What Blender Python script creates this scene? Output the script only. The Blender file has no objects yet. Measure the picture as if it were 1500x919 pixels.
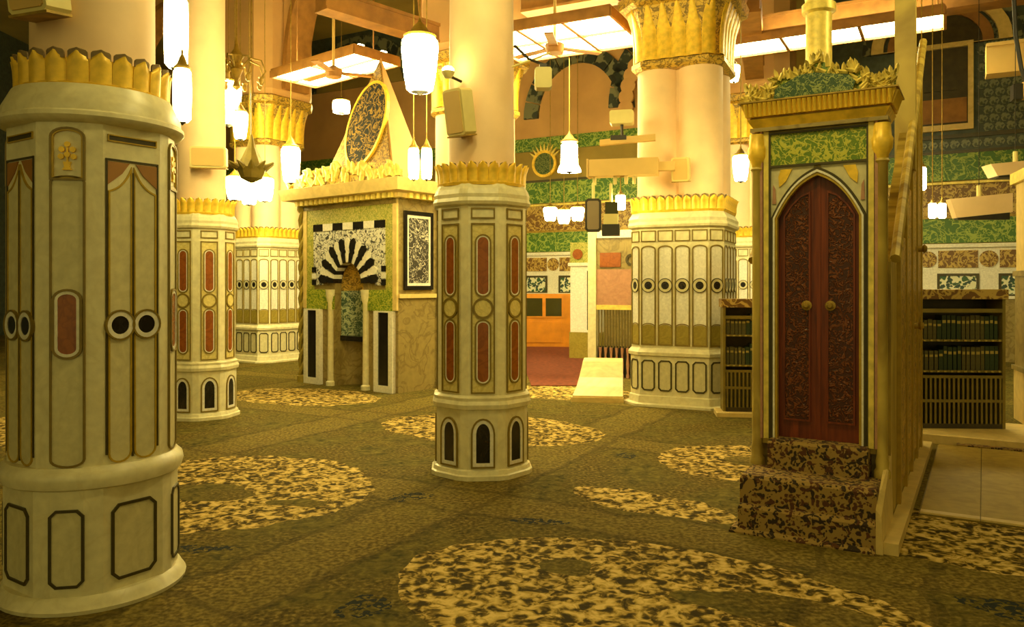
import bpy, math, random
from mathutils import Vector, Matrix
random.seed(7)
S = bpy.context.scene
COL = S.collection
R = math.radians
# ------------------------------------------------------------------ camera, world, exposure
cam_d = bpy.data.cameras.new('camera'); cam = bpy.data.objects.new('camera', cam_d); COL.objects.link(cam)
cam.location = (0, 0, 1.6); cam.rotation_euler = (R(90), 0, 0)
cam_d.sensor_width = 36; cam_d.lens = 36 * 1150 / 1500; cam_d.shift_y = -44.5 / 1500
cam_d.clip_end = 200
S.camera = cam
w = bpy.data.worlds.new('world'); S.world = w; w.use_nodes = True
w.node_tree.nodes['Background'].inputs[0].default_value = (1.0, 0.82, 0.25, 1)
w.node_tree.nodes['Background'].inputs[1].default_value = 0.34
S.view_settings.view_transform = 'Standard'; S.view_settings.look = 'None'
S.view_settings.gamma = 1; S.view_settings.exposure = 0.66
S.view_settings.use_curve_mapping = False
LAMP_COL = (1.0, 0.82, 0.30)
LANTERN = 44.0
TRAY = 24.0
# ------------------------------------------------------------------ materials
MATS = {}
def srgb(r, g, b):
    def c(v):
        v /= 255
        return v / 12.92 if v <= .04045 else ((v + .055) / 1.055) ** 2.4
    return (c(r), c(g), c(b), 1)
class NT:
    def __init__(s, name):
        s.m = bpy.data.materials.new(name); s.m.use_nodes = True; s.t = s.m.node_tree
        s.b = s.t.nodes['Principled BSDF']; MATS[name] = s.m
    def n(s, typ, **kw):
        x = s.t.nodes.new(typ)
        for k, v in kw.items():
            if k in x.inputs.keys(): x.inputs[k].default_value = v
            else: setattr(x, k, v)
        return x
    def l(s, a, b): s.t.links.new(a, b)
    def coord(s): return s.n('ShaderNodeTexCoord').outputs['Object']
    def math(s, op, a, b=None):
        x = s.n('ShaderNodeMath', operation=op)
        for i, v in enumerate((a, b)):
            if v is None: continue
            if isinstance(v, (int, float)): x.inputs[i].default_value = v
            else: s.l(v, x.inputs[i])
        return x.outputs[0]
    def ramp(s, fac, stops, interp='LINEAR'):
        x = s.n('ShaderNodeValToRGB'); cr = x.color_ramp; cr.interpolation = interp
        while len(cr.elements) < len(stops): cr.elements.new(.5)
        for e, (p, c) in zip(cr.elements, stops): e.position = p; e.color = c
        s.l(fac, x.inputs[0]); return x.outputs[0]
    def mix(s, fac, a, b):
        x = s.n('ShaderNodeMix', data_type='RGBA')
        for k, v in ((0, fac), (6, a), (7, b)):
            if isinstance(v, (int, float)): x.inputs[k].default_value = v
            elif isinstance(v, tuple): x.inputs[k].default_value = v
            else: s.l(v, x.inputs[k])
        return x.outputs[2]
    def noise(s, vec, scale, detail=3, dist=0.0):
        x = s.n('ShaderNodeTexNoise', Scale=scale, Detail=detail, Distortion=dist); s.l(vec, x.inputs['Vector']); return x
    def bump(s, h, strength=.3, dist=.01):
        x = s.n('ShaderNodeBump', Strength=strength, Distance=dist); s.l(h, x.inputs['Height']); s.l(x.outputs[0], s.b.inputs['Normal'])
    def col(s, c):
        if isinstance(c, tuple): s.b.inputs['Base Color'].default_value = c
        else: s.l(c, s.b.inputs['Base Color'])
def scale_c(c, k): return (c[0]*k, c[1]*k, c[2]*k, 1)
def plain(name, c, rough=.5, metal=0.0, var=.12, scale=6.0, bump=0.0):
    m = NT(name); v = m.coord(); n = m.noise(v, scale, 4)
    m.col(m.ramp(n.outputs[0], [(.3, scale_c(c, 1-var)), (.7, scale_c(c, 1+var))]))
    m.b.inputs['Roughness'].default_value = rough; m.b.inputs['Metallic'].default_value = metal
    if bump: m.bump(n.outputs[0], bump, .01)
    return m.m
def marble(name, c, vein, rough=.3, scale=3.0, amt=.5):
    m = NT(name); v = m.coord(); n = m.noise(v, scale, 6, 1.5)
    ve = m.math('ABSOLUTE', m.math('SUBTRACT', n.outputs[0], .5))
    n2 = m.noise(v, scale*5, 4)
    base = m.ramp(n2.outputs[0], [(.3, scale_c(c, .88)), (.7, scale_c(c, 1.08))])
    f = m.ramp(ve, [(0, (amt, amt, amt, 1)), (.06, (0, 0, 0, 1))])
    m.col(m.mix(f, base, vein)); m.b.inputs['Roughness'].default_value = rough
    return m.m
def script(name, bg, ink, scale=9.0, width=.05, rough=.45, metal=0.0):
    """flowing line ornament: contour lines of a noise field"""
    m = NT(name); v = m.coord(); n = m.noise(v, scale, 1.5, 1.2)
    a = m.math('ABSOLUTE', m.math('SUBTRACT', n.outputs[0], .5))
    n2 = m.noise(v, scale*2.3, 1, .8)
    a2 = m.math('ABSOLUTE', m.math('SUBTRACT', n2.outputs[0], .42))
    a = m.math('MINIMUM', a, a2)
    f = m.ramp(a, [(width*.5, (1, 1, 1, 1)), (width, (0, 0, 0, 1))])
    m.col(m.mix(f, bg, ink)); m.b.inputs['Roughness'].default_value = rough; m.b.inputs['Metallic'].default_value = metal
    m.bump(f, .4, .004)
    return m.m
def floral(name, a, b, c, scale=9.0, thr=.5, rough=.8):
    m = NT(name); v = m.coord()
    nd = m.noise(v, scale*.6, 2)
    mv = m.n('ShaderNodeVectorMath', operation='MULTIPLY_ADD'); m.l(nd.outputs['Color'], mv.inputs[0]); mv.inputs[1].default_value = (.25, .25, .25); m.l(v, mv.inputs[2])
    vo = m.n('ShaderNodeTexVoronoi', Scale=scale); m.l(mv.outputs[0], vo.inputs['Vector'])
    n = m.noise(v, scale*1.6, 3)
    f = m.math('ADD', vo.outputs['Distance'], m.math('MULTIPLY', m.math('SUBTRACT', n.outputs[0], .5), .9))
    k = m.ramp(f, [(thr-.06, (1, 1, 1, 1)), (thr+.04, (0, 0, 0, 1))])
    dk = m.mix(m.ramp(vo.outputs['Color'], [(.45, (0, 0, 0, 1)), (.55, (1, 1, 1, 1))]), b, c)
    m.col(m.mix(k, a, dk)); m.b.inputs['Roughness'].default_value = rough
    return m.m
def emit(name, c, st):
    m = NT(name); m.col(c); m.b.inputs['Emission Color'].default_value = c if len(c) == 4 else (*c, 1); m.b.inputs['Emission Strength'].default_value = st
    return m.m
M = {}
M['marble'] = marble('cream_marble', srgb(226, 218, 176), srgb(196, 180, 130), .35, 3, .25)
M['marble_panel'] = marble('grey_cream_marble_panel', srgb(210, 202, 158), srgb(180, 168, 118), .4, 4, .2)
M['shaft'] = plain('pink_cream_plaster', srgb(236, 204, 160), .6, 0, .06, 4, .05)
M['gold'] = plain('gilt', (.86, .56, .045, 1), .40, .2, .22, 14, .15)
M['gold_pale'] = plain('pale_gilt', (.76, .60, .13, 1), .42, .15, .22, 16, .15)
M['gold_dark'] = plain('aged_gilt', (.34, .22, .03, 1), .45, .3, .3, 14, .2)
M['gold_tip'] = plain('tarnished_gilt_tip', (.22, .15, .06, 1), .5, .2, .2, 14)
M['line'] = plain('olive_inlay_line', srgb(126, 106, 36), .4, 0, .15, 20)
M['line_dark'] = plain('dark_green_inlay_line', srgb(66, 58, 24), .4, 0, .2, 20)
M['gold_line'] = plain('golden_inlay_line', srgb(176, 146, 42), .4, .15, .15, 20)
M['red'] = marble('red_brown_marble', srgb(150, 82, 26), srgb(112, 54, 16), .25, 6, .5)
M['pale_field'] = marble('pale_gold_marble', srgb(220, 204, 130), srgb(190, 166, 84), .35, 9, .5)
M['black'] = marble('black_marble', (.012, .010, .008, 1), (.04, .035, .03, 1), .18, 5, .3)
M['white'] = marble('white_marble', srgb(232, 228, 212), srgb(190, 186, 170), .35, 6, .3)
M['olive'] = marble('olive_marble', srgb(160, 142, 58), srgb(120, 104, 34), .35, 7, .4)
M['stone'] = marble('brown_veined_marble', srgb(150, 132, 78), srgb(100, 82, 40), .3, 3, .6)
M['stone_pale'] = marble('honey_marble', srgb(222, 196, 124), srgb(190, 160, 90), .4, 2, .3)
M['tile_slab'] = marble('beige_floor_marble', srgb(172, 146, 62), srgb(138, 112, 40), .6, 2.5, .4)
M['teal_panel'] = script('teal_arabesque', srgb(58, 84, 64), srgb(170, 180, 140), 9, .05)
M['bw'] = script('black_white_arabesque', srgb(218, 216, 204), srgb(40, 40, 36), 8, .032)
M['bwdark'] = script('dark_lattice_arabesque', srgb(46, 43, 36), srgb(190, 186, 166), 7, .024)
M['green_script'] = script('green_gold_script', srgb(96, 124, 24), srgb(186, 184, 62), 14, .045)
M['green_script_big'] = script('green_gold_script_wall', srgb(64, 108, 30), srgb(150, 170, 70), 4.2, .04)
M['green_cartouche'] = script('dark_green_cartouche', srgb(32, 66, 26), srgb(130, 140, 70), 16, .035)
M['oval_script'] = script('slate_gold_script', srgb(16, 21, 22), srgb(150, 118, 44), 6, .034, .85)
M['gold_mosaic'] = script('gold_mosaic', srgb(196, 184, 92), srgb(138, 146, 48), 18, .06)
M['gold_relief'] = script('gilt_relief', (.62, .40, .06, 1), (.22, .14, .03, 1), 8, .045, .4, .3)
M['gold_relief_dark'] = script('aged_gilt_relief', (.42, .25, .03, 1), (.16, .09, .015, 1), 9, .06, .6, .1)
M['brown_script'] = script('brown_gold_script', srgb(112, 78, 30), srgb(190, 160, 80), 5, .05)
M['tile_floral'] = floral('green_floral_tile', srgb(226, 226, 196), srgb(52, 92, 58), srgb(40, 70, 66), 9, .5, .4)
M['tile_hex'] = floral('blue_grey_tile', srgb(118, 124, 98), srgb(46, 60, 56), srgb(60, 70, 50), 12, .42, .4)
M['tile_ground'] = plain('dark_teal_tile_ground', srgb(66, 76, 64), .5, 0, .3, 9)
M['voussoir_tile'] = floral('dark_voussoir_tile', srgb(120, 122, 92), srgb(34, 42, 38), srgb(46, 56, 46), 4, .62, .5)
M['ashlar'] = plain('pink_ashlar', srgb(204, 160, 100), .7, 0, .12, 1.2, .1)
M['wallpaint'] = plain('tan_wall', srgb(150, 128, 62), .8, 0, .2, 1.2)
M['ceil'] = plain('olive_plaster_ceiling', srgb(168, 146, 70), .85, 0, .2, .8)
M['beam'] = plain('brown_painted_beam', srgb(150, 104, 46), .6, 0, .25, 5)
M['beam_light'] = plain('tan_painted_box', srgb(206, 172, 100), .6, 0, .08, 3)
M['box'] = plain('cream_metal', srgb(214, 200, 130), .45, 0, .06, 5)
M['dark'] = plain('dark_metal', (.03, .026, .02, 1), .45, .3, .2, 8)
M['screen'] = plain('grey_screen', srgb(136, 120, 92), .4, 0, .1, 4)
M['wood_orange'] = plain('orange_varnished_wood', srgb(206, 132, 28), .4, 0, .15, 4)
M['wood_dark'] = plain('dark_bookcase_metal', srgb(62, 52, 22), .45, .2, .25, 8)
M['slat'] = plain('bronze_slat', srgb(128, 112, 46), .45, .3, .2, 8)
M['glass_dark'] = plain('green_tinted_pane', srgb(60, 58, 26), .12, 0, .1, 3)
M['pink'] = marble('pink_marble', srgb(180, 134, 104), srgb(150, 100, 76), .35, 4, .3)
M['lantern'] = emit('lit_lantern_glass', (*LAMP_COL, 1), LANTERN)
M['tray'] = emit('fluorescent_diffuser', (1.0, .87, .40, 1), TRAY)
M['book_a'] = plain('green_book_cloth', srgb(40, 56, 24), .6, 0, .2, 30)
M['book_b'] = plain('olive_book_cloth', srgb(84, 78, 34), .6, 0, .2, 30)
M['page'] = plain('book_gilt_title', srgb(170, 150, 70), .6, 0, .1, 30)
M['cable'] = plain('black_rubber_cable', (.015, .014, .012, 1), .6, 0, .1, 9)
M['redcarpet'] = plain('dark_red_carpet', srgb(116, 52, 24), .95, 0, .35, 14, .3)
M['step_carpet'] = floral('patterned_step_carpet', srgb(156, 128, 66), srgb(48, 36, 22), srgb(84, 50, 26), 21, .50, .95)
M['gridiron'] = plain('bronze_grille', srgb(110, 96, 44), .45, .3, .2, 12)
# carved red-brown door wood
def door_wood(name, carved):
    m = NT(name); v = m.coord()
    mp = m.n('ShaderNodeMapping'); mp.inputs['Scale'].default_value = (18, 18, 1.2); m.l(v, mp.inputs[0])
    g = m.noise(mp.outputs[0], 2.2, 4, .6)
    c = m.ramp(g.outputs[0], [(.3, srgb(84, 26, 10)), (.7, srgb(132, 56, 20))])
    m.col(c); m.b.inputs['Roughness'].default_value = .38
    if carved:
        n = m.noise(v, 22, 1.5, 1.5)
        a = m.math('ABSOLUTE', m.math('SUBTRACT', n.outputs[0], .5))
        f = m.ramp(a, [(.02, (1, 1, 1, 1)), (.08, (0, 0, 0, 1))])
        m.col(m.mix(f, srgb(62, 22, 8), srgb(120, 62, 24))); m.bump(f, .8, .008)
    return m.m
M['door'] = door_wood('red_mahogany', False); M['door_carved'] = door_wood('carved_mahogany', True)
# carved gold panel of the pulpit side
def side_gold():
    m = NT('gilded_wood_side'); v = m.coord()
    mp = m.n('ShaderNodeMapping'); mp.inputs['Scale'].default_value = (1, 7, .7); m.l(v, mp.inputs[0])
    g = m.noise(mp.outputs[0], 2.0, 4, .8)
    m.col(m.ramp(g.outputs[0], [(.3, (.26, .17, .025, 1)), (.55, (.52, .38, .07, 1)), (.75, (.72, .54, .12, 1))]))
    m.b.inputs['Roughness'].default_value = .5; m.b.inputs['Metallic'].default_value = .15; m.bump(g.outputs[0], .3, .01)
    return m.m
M['side_gold'] = side_gold()
# the carpet: olive ground with cream arabesque medallions woven in
def carpet():
    m = NT('olive_medallion_carpet'); v = m.coord()
    nd = m.noise(v, 3.0, 2)
    mv = m.n('ShaderNodeVectorMath', operation='MULTIPLY_ADD'); m.l(nd.outputs['Color'], mv.inputs[0]); mv.inputs[1].default_value = (.22, .22, 0); m.l(v, mv.inputs[2])
    off = m.n('ShaderNodeVectorMath', operation='SUBTRACT'); m.l(mv.outputs[0], off.inputs[0]); off.inputs[1].default_value = (.11, .11, 0)
    def dist(ells, vec):
        cur = None
        for (cx, cy, a, b, ang) in ells:
            mp = m.n('ShaderNodeMapping', vector_type='TEXTURE'); mp.inputs['Location'].default_value = (cx, cy, 0)
            mp.inputs['Rotation'].default_value = (0, 0, R(ang)); mp.inputs['Scale'].default_value = (a, b, 1); m.l(vec, mp.inputs[0])
            ln = m.n('ShaderNodeVectorMath', operation='LENGTH'); m.l(mp.outputs[0], ln.inputs[0])
            cur = ln.outputs['Value'] if cur is None else m.math('MINIMUM', cur, ln.outputs['Value'])
        return cur
    med = [(.68, 3.93, 1.38, .86, -27), (-2.25, 6.15, 1.18, 1.10, -27), (1.0, 5.72, .68, .26, -40), (-.25, 8.65, 1.3, .85, -27),
           (2.1, 7.0, .8, .72, -27), (3.0, 4.85, .95, .62, -27), (-2.95, 11.1, 1.2, .75, -27), (.8, 11.5, 1.1, .7, -27), (-5.2, 8.6, 1.2, .9, -27), (-1.0, 2.0, 1.2, .8, -27)]
    hol = [(1.28, 3.86, .48, .17, -20), (.30, 4.42, .14, .13, 0), (-2.3, 6.0, .36, .22, -20), (-1.55, 5.72, .22, .10, -10), (2.2, 7.0, .3, .2, -27)]
    navy = [(-.72, 3.9, .13, .11, 30), (-.75, 5.88, .16, .12, 30), (.2, 5.26, .2, .07, -10), (2.42, 3.86, .2, .12, -30), (-1.9, 4.75, .25, .06, 5), (1.05, 7.3, .1, .1, 0)]
    d = dist(med, off.outputs[0]); h = dist(hol, off.outputs[0]); nv = dist(navy, off.outputs[0])
    inm = m.math('MULTIPLY', m.math('LESS_THAN', d, 1.0), m.math('GREATER_THAN', h, 1.0))
    # florets inside the medallions
    vo = m.n('ShaderNodeTexVoronoi', Scale=15.0); m.l(mv.outputs[0], vo.inputs['Vector'])
    n1 = m.noise(v, 15, 5, 1.2)
    fl = m.math('ADD', m.math('MULTIPLY', vo.outputs['Distance'], .8), m.math('MULTIPLY', m.math('SUBTRACT', n1.outputs[0], .5), 2.3))
    inside = m.ramp(fl, [(.10, srgb(56, 46, 14)), (.32, srgb(104, 86, 32)), (.50, srgb(170, 144, 70)), (.85, srgb(212, 184, 110))])
    # ground
    n2 = m.noise(v, 34, 4); n3 = m.noise(v, 2.2, 3); n1b = m.noise(v, 11, 5, 1.0)
    g = m.ramp(n2.outputs[0], [(.30, srgb(46, 38, 12)), (.5, srgb(92, 78, 28)), (.72, srgb(146, 126, 54))])
    g = m.mix(m.ramp(n3.outputs[0], [(.35, (0, 0, 0, 1)), (.62, (.8, .8, .8, 1))]), g, m.ramp(n1b.outputs[0], [(.32, srgb(44, 46, 14)), (.68, srgb(120, 108, 42))]))
    # woven border lines along and across the hall
    mp = m.n('ShaderNodeMapping'); mp.inputs['Rotation'].default_value = (0, 0, R(29)); m.l(off.outputs[0], mp.inputs[0])
    sx = m.n('ShaderNodeSeparateXYZ'); m.l(mp.outputs[0], sx.inputs[0])
    lines = None
    for o, off0, per in ((sx.outputs[0], .35, 2.9), (sx.outputs[1], .1, 2.5)):
        q = m.math('ABSOLUTE', m.math('SUBTRACT', m.math('FRACT', m.math('DIVIDE', m.math('ADD', o, off0), per)), .5))
        band = m.math('MULTIPLY', m.math('GREATER_THAN', q, .40), .45)
        edge = m.math('MULTIPLY', m.math('MULTIPLY', m.math('GREATER_THAN', q, .385), m.math('LESS_THAN', q, .41)), 1.0)
        lines = (band, edge) if lines is None else (m.math('MAXIMUM', lines[0], band), m.math('MAXIMUM', lines[1], edge))
    g = m.mix(lines[0], g, m.ramp(n2.outputs[0], [(.35, srgb(86, 70, 26)), (.65, srgb(150, 130, 60))]))
    g = m.mix(m.math('MULTIPLY', lines[1], .35), g, srgb(46, 38, 14))
    c = m.mix(inm, g, inside)
    nvm = m.math('MULTIPLY', m.math('LESS_THAN', nv, 1.0), m.math('GREATER_THAN', m.noise(v, 24, 3, 1.0).outputs[0], .50))
    c = m.mix(nvm, c, srgb(34, 40, 38))
    m.col(c); m.b.inputs['Roughness'].default_value = .95; m.b.inputs['Specular IOR Level'].default_value = .15
    m.bump(n2.outputs[0], .5, .01)
    return m.m
M['carpet'] = carpet()
# ------------------------------------------------------------------ mesh helpers
class MB:
    def __init__(s): s.v = []; s.f = []
    def add(s, vs, fs):
        o = len(s.v); s.v += [tuple(p) for p in vs]; s.f += [tuple(i + o for i in q) for q in fs]; return s
    def box(s, x0, x1, y0, y1, z0, z1):
        return s.add([(x0,y0,z0),(x1,y0,z0),(x1,y1,z0),(x0,y1,z0),(x0,y0,z1),(x1,y0,z1),(x1,y1,z1),(x0,y1,z1)],
                     [(0,3,2,1),(4,5,6,7),(0,1,5,4),(1,2,6,5),(2,3,7,6),(3,0,4,7)])
    def plate(s, poly, y0, y1):
        """polygon in xz extruded from y0 (front) to y1 (back)"""
        n = len(poly)
        vs = [(x, y0, z) for x, z in poly] + [(x, y1, z) for x, z in poly]
        fs = [tuple(range(n)), tuple(range(2*n-1, n-1, -1))] + [(i, i+n, (i+1) % n + n, (i+1) % n) for i in range(n)]
        return s.add(vs, fs)
    def ring(s, po, pi, y0, y1):
        n = len(po)
        vs = [(x, y0, z) for x, z in po] + [(x, y0, z) for x, z in pi] + [(x, y1, z) for x, z in po] + [(x, y1, z) for x, z in pi]
        fs = []
        for i in range(n):
            j = (i+1) % n
            fs += [(i, j, j+n, i+n), (i+2*n, i+3*n, j+3*n, j+2*n), (i, i+2*n, j+2*n, j), (i+n, j+n, j+3*n, i+3*n)]
        return s.add(vs, fs)
    def loft(s, rings, cap=True):
        n = len(rings[0]); vs = [p for r in rings for p in r]; fs = []
        for k in range(len(rings)-1):
            for i in range(n):
                j = (i+1) % n; fs.append((k*n+i, k*n+j, (k+1)*n+j, (k+1)*n+i))
        if cap: fs += [tuple(range(n-1, -1, -1)), tuple(range((len(rings)-1)*n, len(rings)*n))]
        return s.add(vs, fs)
    def lathe(s, prof, n=24, cx=0, cy=0):
        return s.loft([[(cx + r*math.cos(2*math.pi*i/n), cy + r*math.sin(2*math.pi*i/n), z) for i in range(n)] for z, r in prof])
    def prism(s, plan, prof):
        return s.loft([[(x, y, z) for x, y in offs(plan, o)] for z, o in prof])
    def tube(s, pts, r, n=8):
        pts = [Vector(p) for p in pts]; rings = []
        for i, p in enumerate(pts):
            t = (pts[min(i+1, len(pts)-1)] - pts[max(i-1, 0)]).normalized()
            a = t.cross(Vector((0, 0, 1)))
            if a.length < 1e-4: a = Vector((1, 0, 0))
            a.normalize(); b = t.cross(a)
            rr = r[i] if isinstance(r, (list, tuple)) else r
            rings.append([p + a*rr*math.cos(2*math.pi*k/n) + b*rr*math.sin(2*math.pi*k/n) for k in range(n)])
        return s.loft(rings)
    def xf(s, mat):
        s.v = [tuple(mat @ Vector(p)) for p in s.v]; return s
    def mesh(s, name, mat, smooth=False):
        me = bpy.data.meshes.new(name); me.from_pydata(s.v, [], s.f)
        import bmesh
        bm = bmesh.new(); bm.from_mesh(me); bmesh.ops.recalc_face_normals(bm, faces=bm.faces); bm.to_mesh(me); bm.free()
        me.materials.append(M[mat] if isinstance(mat, str) else mat)
        if smooth:
            for p in me.polygons: p.use_smooth = True
            me.set_sharp_from_angle(angle=R(38))
        return me
    def build(s, name, mat, parent=None, smooth=False, loc=None, rz=0):
        return obj(name, s.mesh(name, mat, smooth), parent, loc, rz)
def obj(name, data, parent=None, loc=None, rz=0):
    o = bpy.data.objects.new(name, data); COL.objects.link(o); o.parent = parent
    if loc is not None: o.location = loc
    o.rotation_euler = (0, 0, rz)
    return o
def offs(poly, d):
    """offset a counter-clockwise polygon outwards by d"""
    if abs(d) < 1e-9: return list(poly)
    n = len(poly); out = []
    for i in range(n):
        p0, p1, p2 = Vector(poly[i-1]), Vector(poly[i]), Vector(poly[(i+1) % n])
        e1 = (p1-p0).normalized(); e2 = (p2-p1).normalized()
        n1 = Vector((e1.y, -e1.x)); n2 = Vector((e2.y, -e2.x)); b = n1+n2
        if b.length < 1e-6: b = n1
        b.normalize(); k = d / max(.35, b.dot(n1)); out.append(tuple(p1 + b*k))
    return out
def thing(name, label, cat, loc=(0, 0, 0), rz=0, group=None):
    o = obj(name, None, None, loc, rz); o.empty_display_size = .1
    return tag(o, label, cat, group)
def tag(o, label, cat, group=None):
    o['label'] = label; o['category'] = cat
    if group: o['group'] = group
    return o
def struct(o): o['kind'] = 'structure'; return o
def rect(x0, x1, z0, z1, ch=0.0):
    if not ch: return [(x0, z0), (x1, z0), (x1, z1), (x0, z1)]
    return [(x0+ch, z0), (x1-ch, z0), (x1, z0+ch), (x1, z1-ch), (x1-ch, z1), (x0+ch, z1), (x0, z1-ch), (x0, z0+ch)]
def circ(cx, cz, r, n=20, rz=None):
    return [(cx + r*math.cos(2*math.pi*i/n), cz + (rz or r)*math.sin(2*math.pi*i/n)) for i in range(n)]
def lobed(hw, z0, z1, rt=.5, rb=None, cx=0, n=5):
    """rectangle with curved top (and bottom)"""
    rb = rt if rb is None else rb; pts = []
    hb = hw*rb; ht = hw*rt
    if hb: pts += [(cx - hw*math.cos(math.pi*i/(2*n)), z0 + hb - hb*math.sin(math.pi*i/(2*n))) for i in range(n)] + [(cx, z0)] + [(cx + hw*math.sin(math.pi*i/(2*n)), z0 + hb - hb*math.cos(math.pi*i/(2*n))) for i in range(1, n+1)]
    else: pts += [(cx-hw, z0), (cx+hw, z0)]
    if ht: pts += [(cx + hw*math.cos(math.pi*i/(2*n)), z1 - ht + ht*math.sin(math.pi*i/(2*n))) for i in range(n)] + [(cx, z1)] + [(cx - hw*math.sin(math.pi*i/(2*n)), z1 - ht + ht*math.cos(math.pi*i/(2*n))) for i in range(1, n+(0 if hb else 1))]
    else: pts += [(cx+hw, z1), (cx-hw, z1)]
    if hb and ht: pts.append((cx-hw, z1-ht))
    return pts
def shrink(poly, d): return offs(poly, -d)
def frame_mb(poly, t, y0, y1): return MB().ring(poly, shrink(poly, t), y0, y1)
def parch(hw, z0, zs, za, n=12, cx=0):
    """pointed arch outline, counter-clockwise from bottom left"""
    k = lambda t: zs + (za-zs)*(.62*(1-(1-t)**2.6) + .38*t)
    right = [(cx + hw*(1-i/n), k(i/n)) for i in range(n+1)]
    left = [(cx - hw*(1-i/n), k(i/n)) for i in range(n-1, -1, -1)]
    return [(cx-hw, z0), (cx+hw, z0)] + right + left
PROTO = {}
def put_panel(key, root, loc, rz):
    """place a prebuilt wall panel: first mesh is the part, the rest are its sub-parts"""
    first, *rest = PROTO[key]
    p = obj(first[0], first[1], root, loc, rz)
    for nm, me in rest: obj(nm, me, p)
    return p
def proto(key, items): PROTO[key] = [(nm, mb.mesh(nm, mt, sm)) for nm, mb, mt, sm in items]
# gilt leaf (curved petal with thickness)
def leaf_mb(wd, h, bulge=.02, curl=.03, th=.008, nx=4, nz=6):
    vs = []; fs = []
    for side in (0, 1):
        for j in range(nz+1):
            t = j/nz; hw = wd/2*(1 if t < .62 else math.sqrt(max(0.02, 1-((t-.62)/.38)**2)))
            for i in range(nx+1):
                a = i/nx*2-1
                y = -bulge*(1-a*a) - curl*t**3 + (th if side else 0)
                vs.append((a*hw, y, h*t))
    n = (nx+1)*(nz+1)
    for side in (0, 1):
        for j in range(nz):
            for i in range(nx):
                q = [side*n + j*(nx+1)+i, side*n + j*(nx+1)+i+1, side*n + (j+1)*(nx+1)+i+1, side*n + (j+1)*(nx+1)+i]
                fs.append(tuple(q if not side else q[::-1]))
    per = [i for i in range(nx+1)] + [(j)*(nx+1)+nx for j in range(1, nz+1)] + [nz*(nx+1)+i for i in range(nx-1, -1, -1)] + [j*(nx+1) for j in range(nz-1, 0, -1)]
    for a, b in zip(per, per[1:]+per[:1]): fs.append((b, a, a+n, b+n))
    return MB().add(vs, fs)
LEAF = {}
def leaf(key, *a, mat='gold', **k):
    LEAF[key] = leaf_mb(*a, **k).mesh('leaf', mat, True)
def leaves_on(plan, z, key, n, root, name='leaf', out=0.0):
    """set n leaves at even spacing along a closed plan outline, facing outwards"""
    P = [Vector(p) for p in offs(plan, out)]; L = [(P[(i+1) % len(P)]-P[i]).length for i in range(len(P))]; tot = sum(L)
    for k in range(n):
        s = (k+.5)*tot/n; i = 0
        while s > L[i]: s -= L[i]; i += 1
        e = (P[(i+1) % len(P)]-P[i]).normalized(); p = P[i]+e*s
        obj(name, LEAF[key], root, (p.x, p.y, z), math.atan2(e.y, e.x))
def circle_plan(r, n=32): return [(r*math.cos(2*math.pi*i/n), r*math.sin(2*math.pi*i/n)) for i in range(n)]
# ------------------------------------------------------------------ the hall: floor, ceiling, walls
struct(MB().box(-16, 18, -6, 34, -.2, 0).build('floor', 'carpet'))
struct(MB().box(-16, 18, -6, 34, 9.3, 9.5).build('ceiling', 'ceil'))
# far qibla wall, local x runs along it, -y faces the hall
WB = struct(MB().box(-17, 16, 0, .5, 0, 9.3).build('wall_back', 'wallpaint', None, False, (.91, 21.0, 0), R(-29)))
struct(MB().box(-16, -15.6, -6, 33, 0, 9.3).build('wall_left', 'tile_ground'))
struct(MB().box(16, 16.4, -6, 33, 0, 9.3).build('wall_right', 'wallpaint'))
def wpart(name, mb, mat): return mb.build(name, mat, WB)
wpart('dado', MB().box(-17, 16, -.06, .01, 0, 1.30), 'stone')
wpart('string_course', MB().box(-17, 16, -.10, .01, 1.28, 1.34), 'white')
wpart('tile_band', MB().box(-17, 16, -.03, .01, 1.34, 2.36), 'white')
wpart('string_course', MB().box(-17, 16, -.09, .01, 2.34, 2.42), 'white')
ft = MB().box(-.36, .36, -.05, 0, 0, .44).mesh('floral_tile', 'tile_floral')
ftf = MB().ring(rect(-.38, .38, -.02, .46), rect(-.33, .33, .03, .41), -.065, 0).mesh('tile_border', M['line_dark'])
bs = MB().box(-.36, .36, -.05, 0, 0, .36).mesh('brown_plaque', 'brown_script')
md = MB().plate(circ(0, 0, .17), -.05, 0).mesh('roundel', 'brown_script')
for i in range(-11, 13):
    x = i*1.1 - .32
    if x > 11.4: continue
    o = obj('floral_tile', ft, WB, (x, 0, 1.34)); obj('tile_border', ftf, o)
    obj('brown_plaque', bs, WB, (x, 0, 1.92)); obj('roundel', md, WB, (x+.55, 0, 2.1))
wpart('inscription_band', MB().box(-17, 16, -.05, .01, 2.44, 2.95), 'green_script_big')
wpart('string_course', MB().box(-17, 16, -.08, .01, 2.95, 3.0), 'gold_dark')
wpart('ornament_band', MB().box(-17, 16, -.03, .01, 3.0, 3.66), 'brown_script')
wpart('string_course', MB().box(-17, 16, -.09, .01, 3.66, 3.71), 'gold_pale')
wpart('inscription_band', MB().box(-17, 16, -.05, .01, 3.74, 4.30), 'green_script_big')
wpart('string_course', MB().box(-17, 16, -.07, .01, 4.30, 4.36), 'line_dark')
wpart('olive_face', MB().box(4.0, 6.6, -.04, .01, 5.5, 9.3), 'ceil')
wpart('ashlar_face', MB().box(-17, 4.0, -.03, .01, 5.5, 9.3), 'ashlar')
wpart('inscription_band', MB().box(-17, 6.6, -.06, .01, 5.15, 5.5), 'green_script_big')
wpart('tile_field', MB().box(6.6, 16, -.03, .01, 4.36, 9.3), 'tile_ground')
wpart('string_course', MB().box(6.6, 16, -.08, .01, 4.62, 4.70), 'line_dark')
ht = MB().plate(circ(0, 0, .098, 6), -.055, 0).mesh('hexagon_tile', 'tile_hex')
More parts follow.
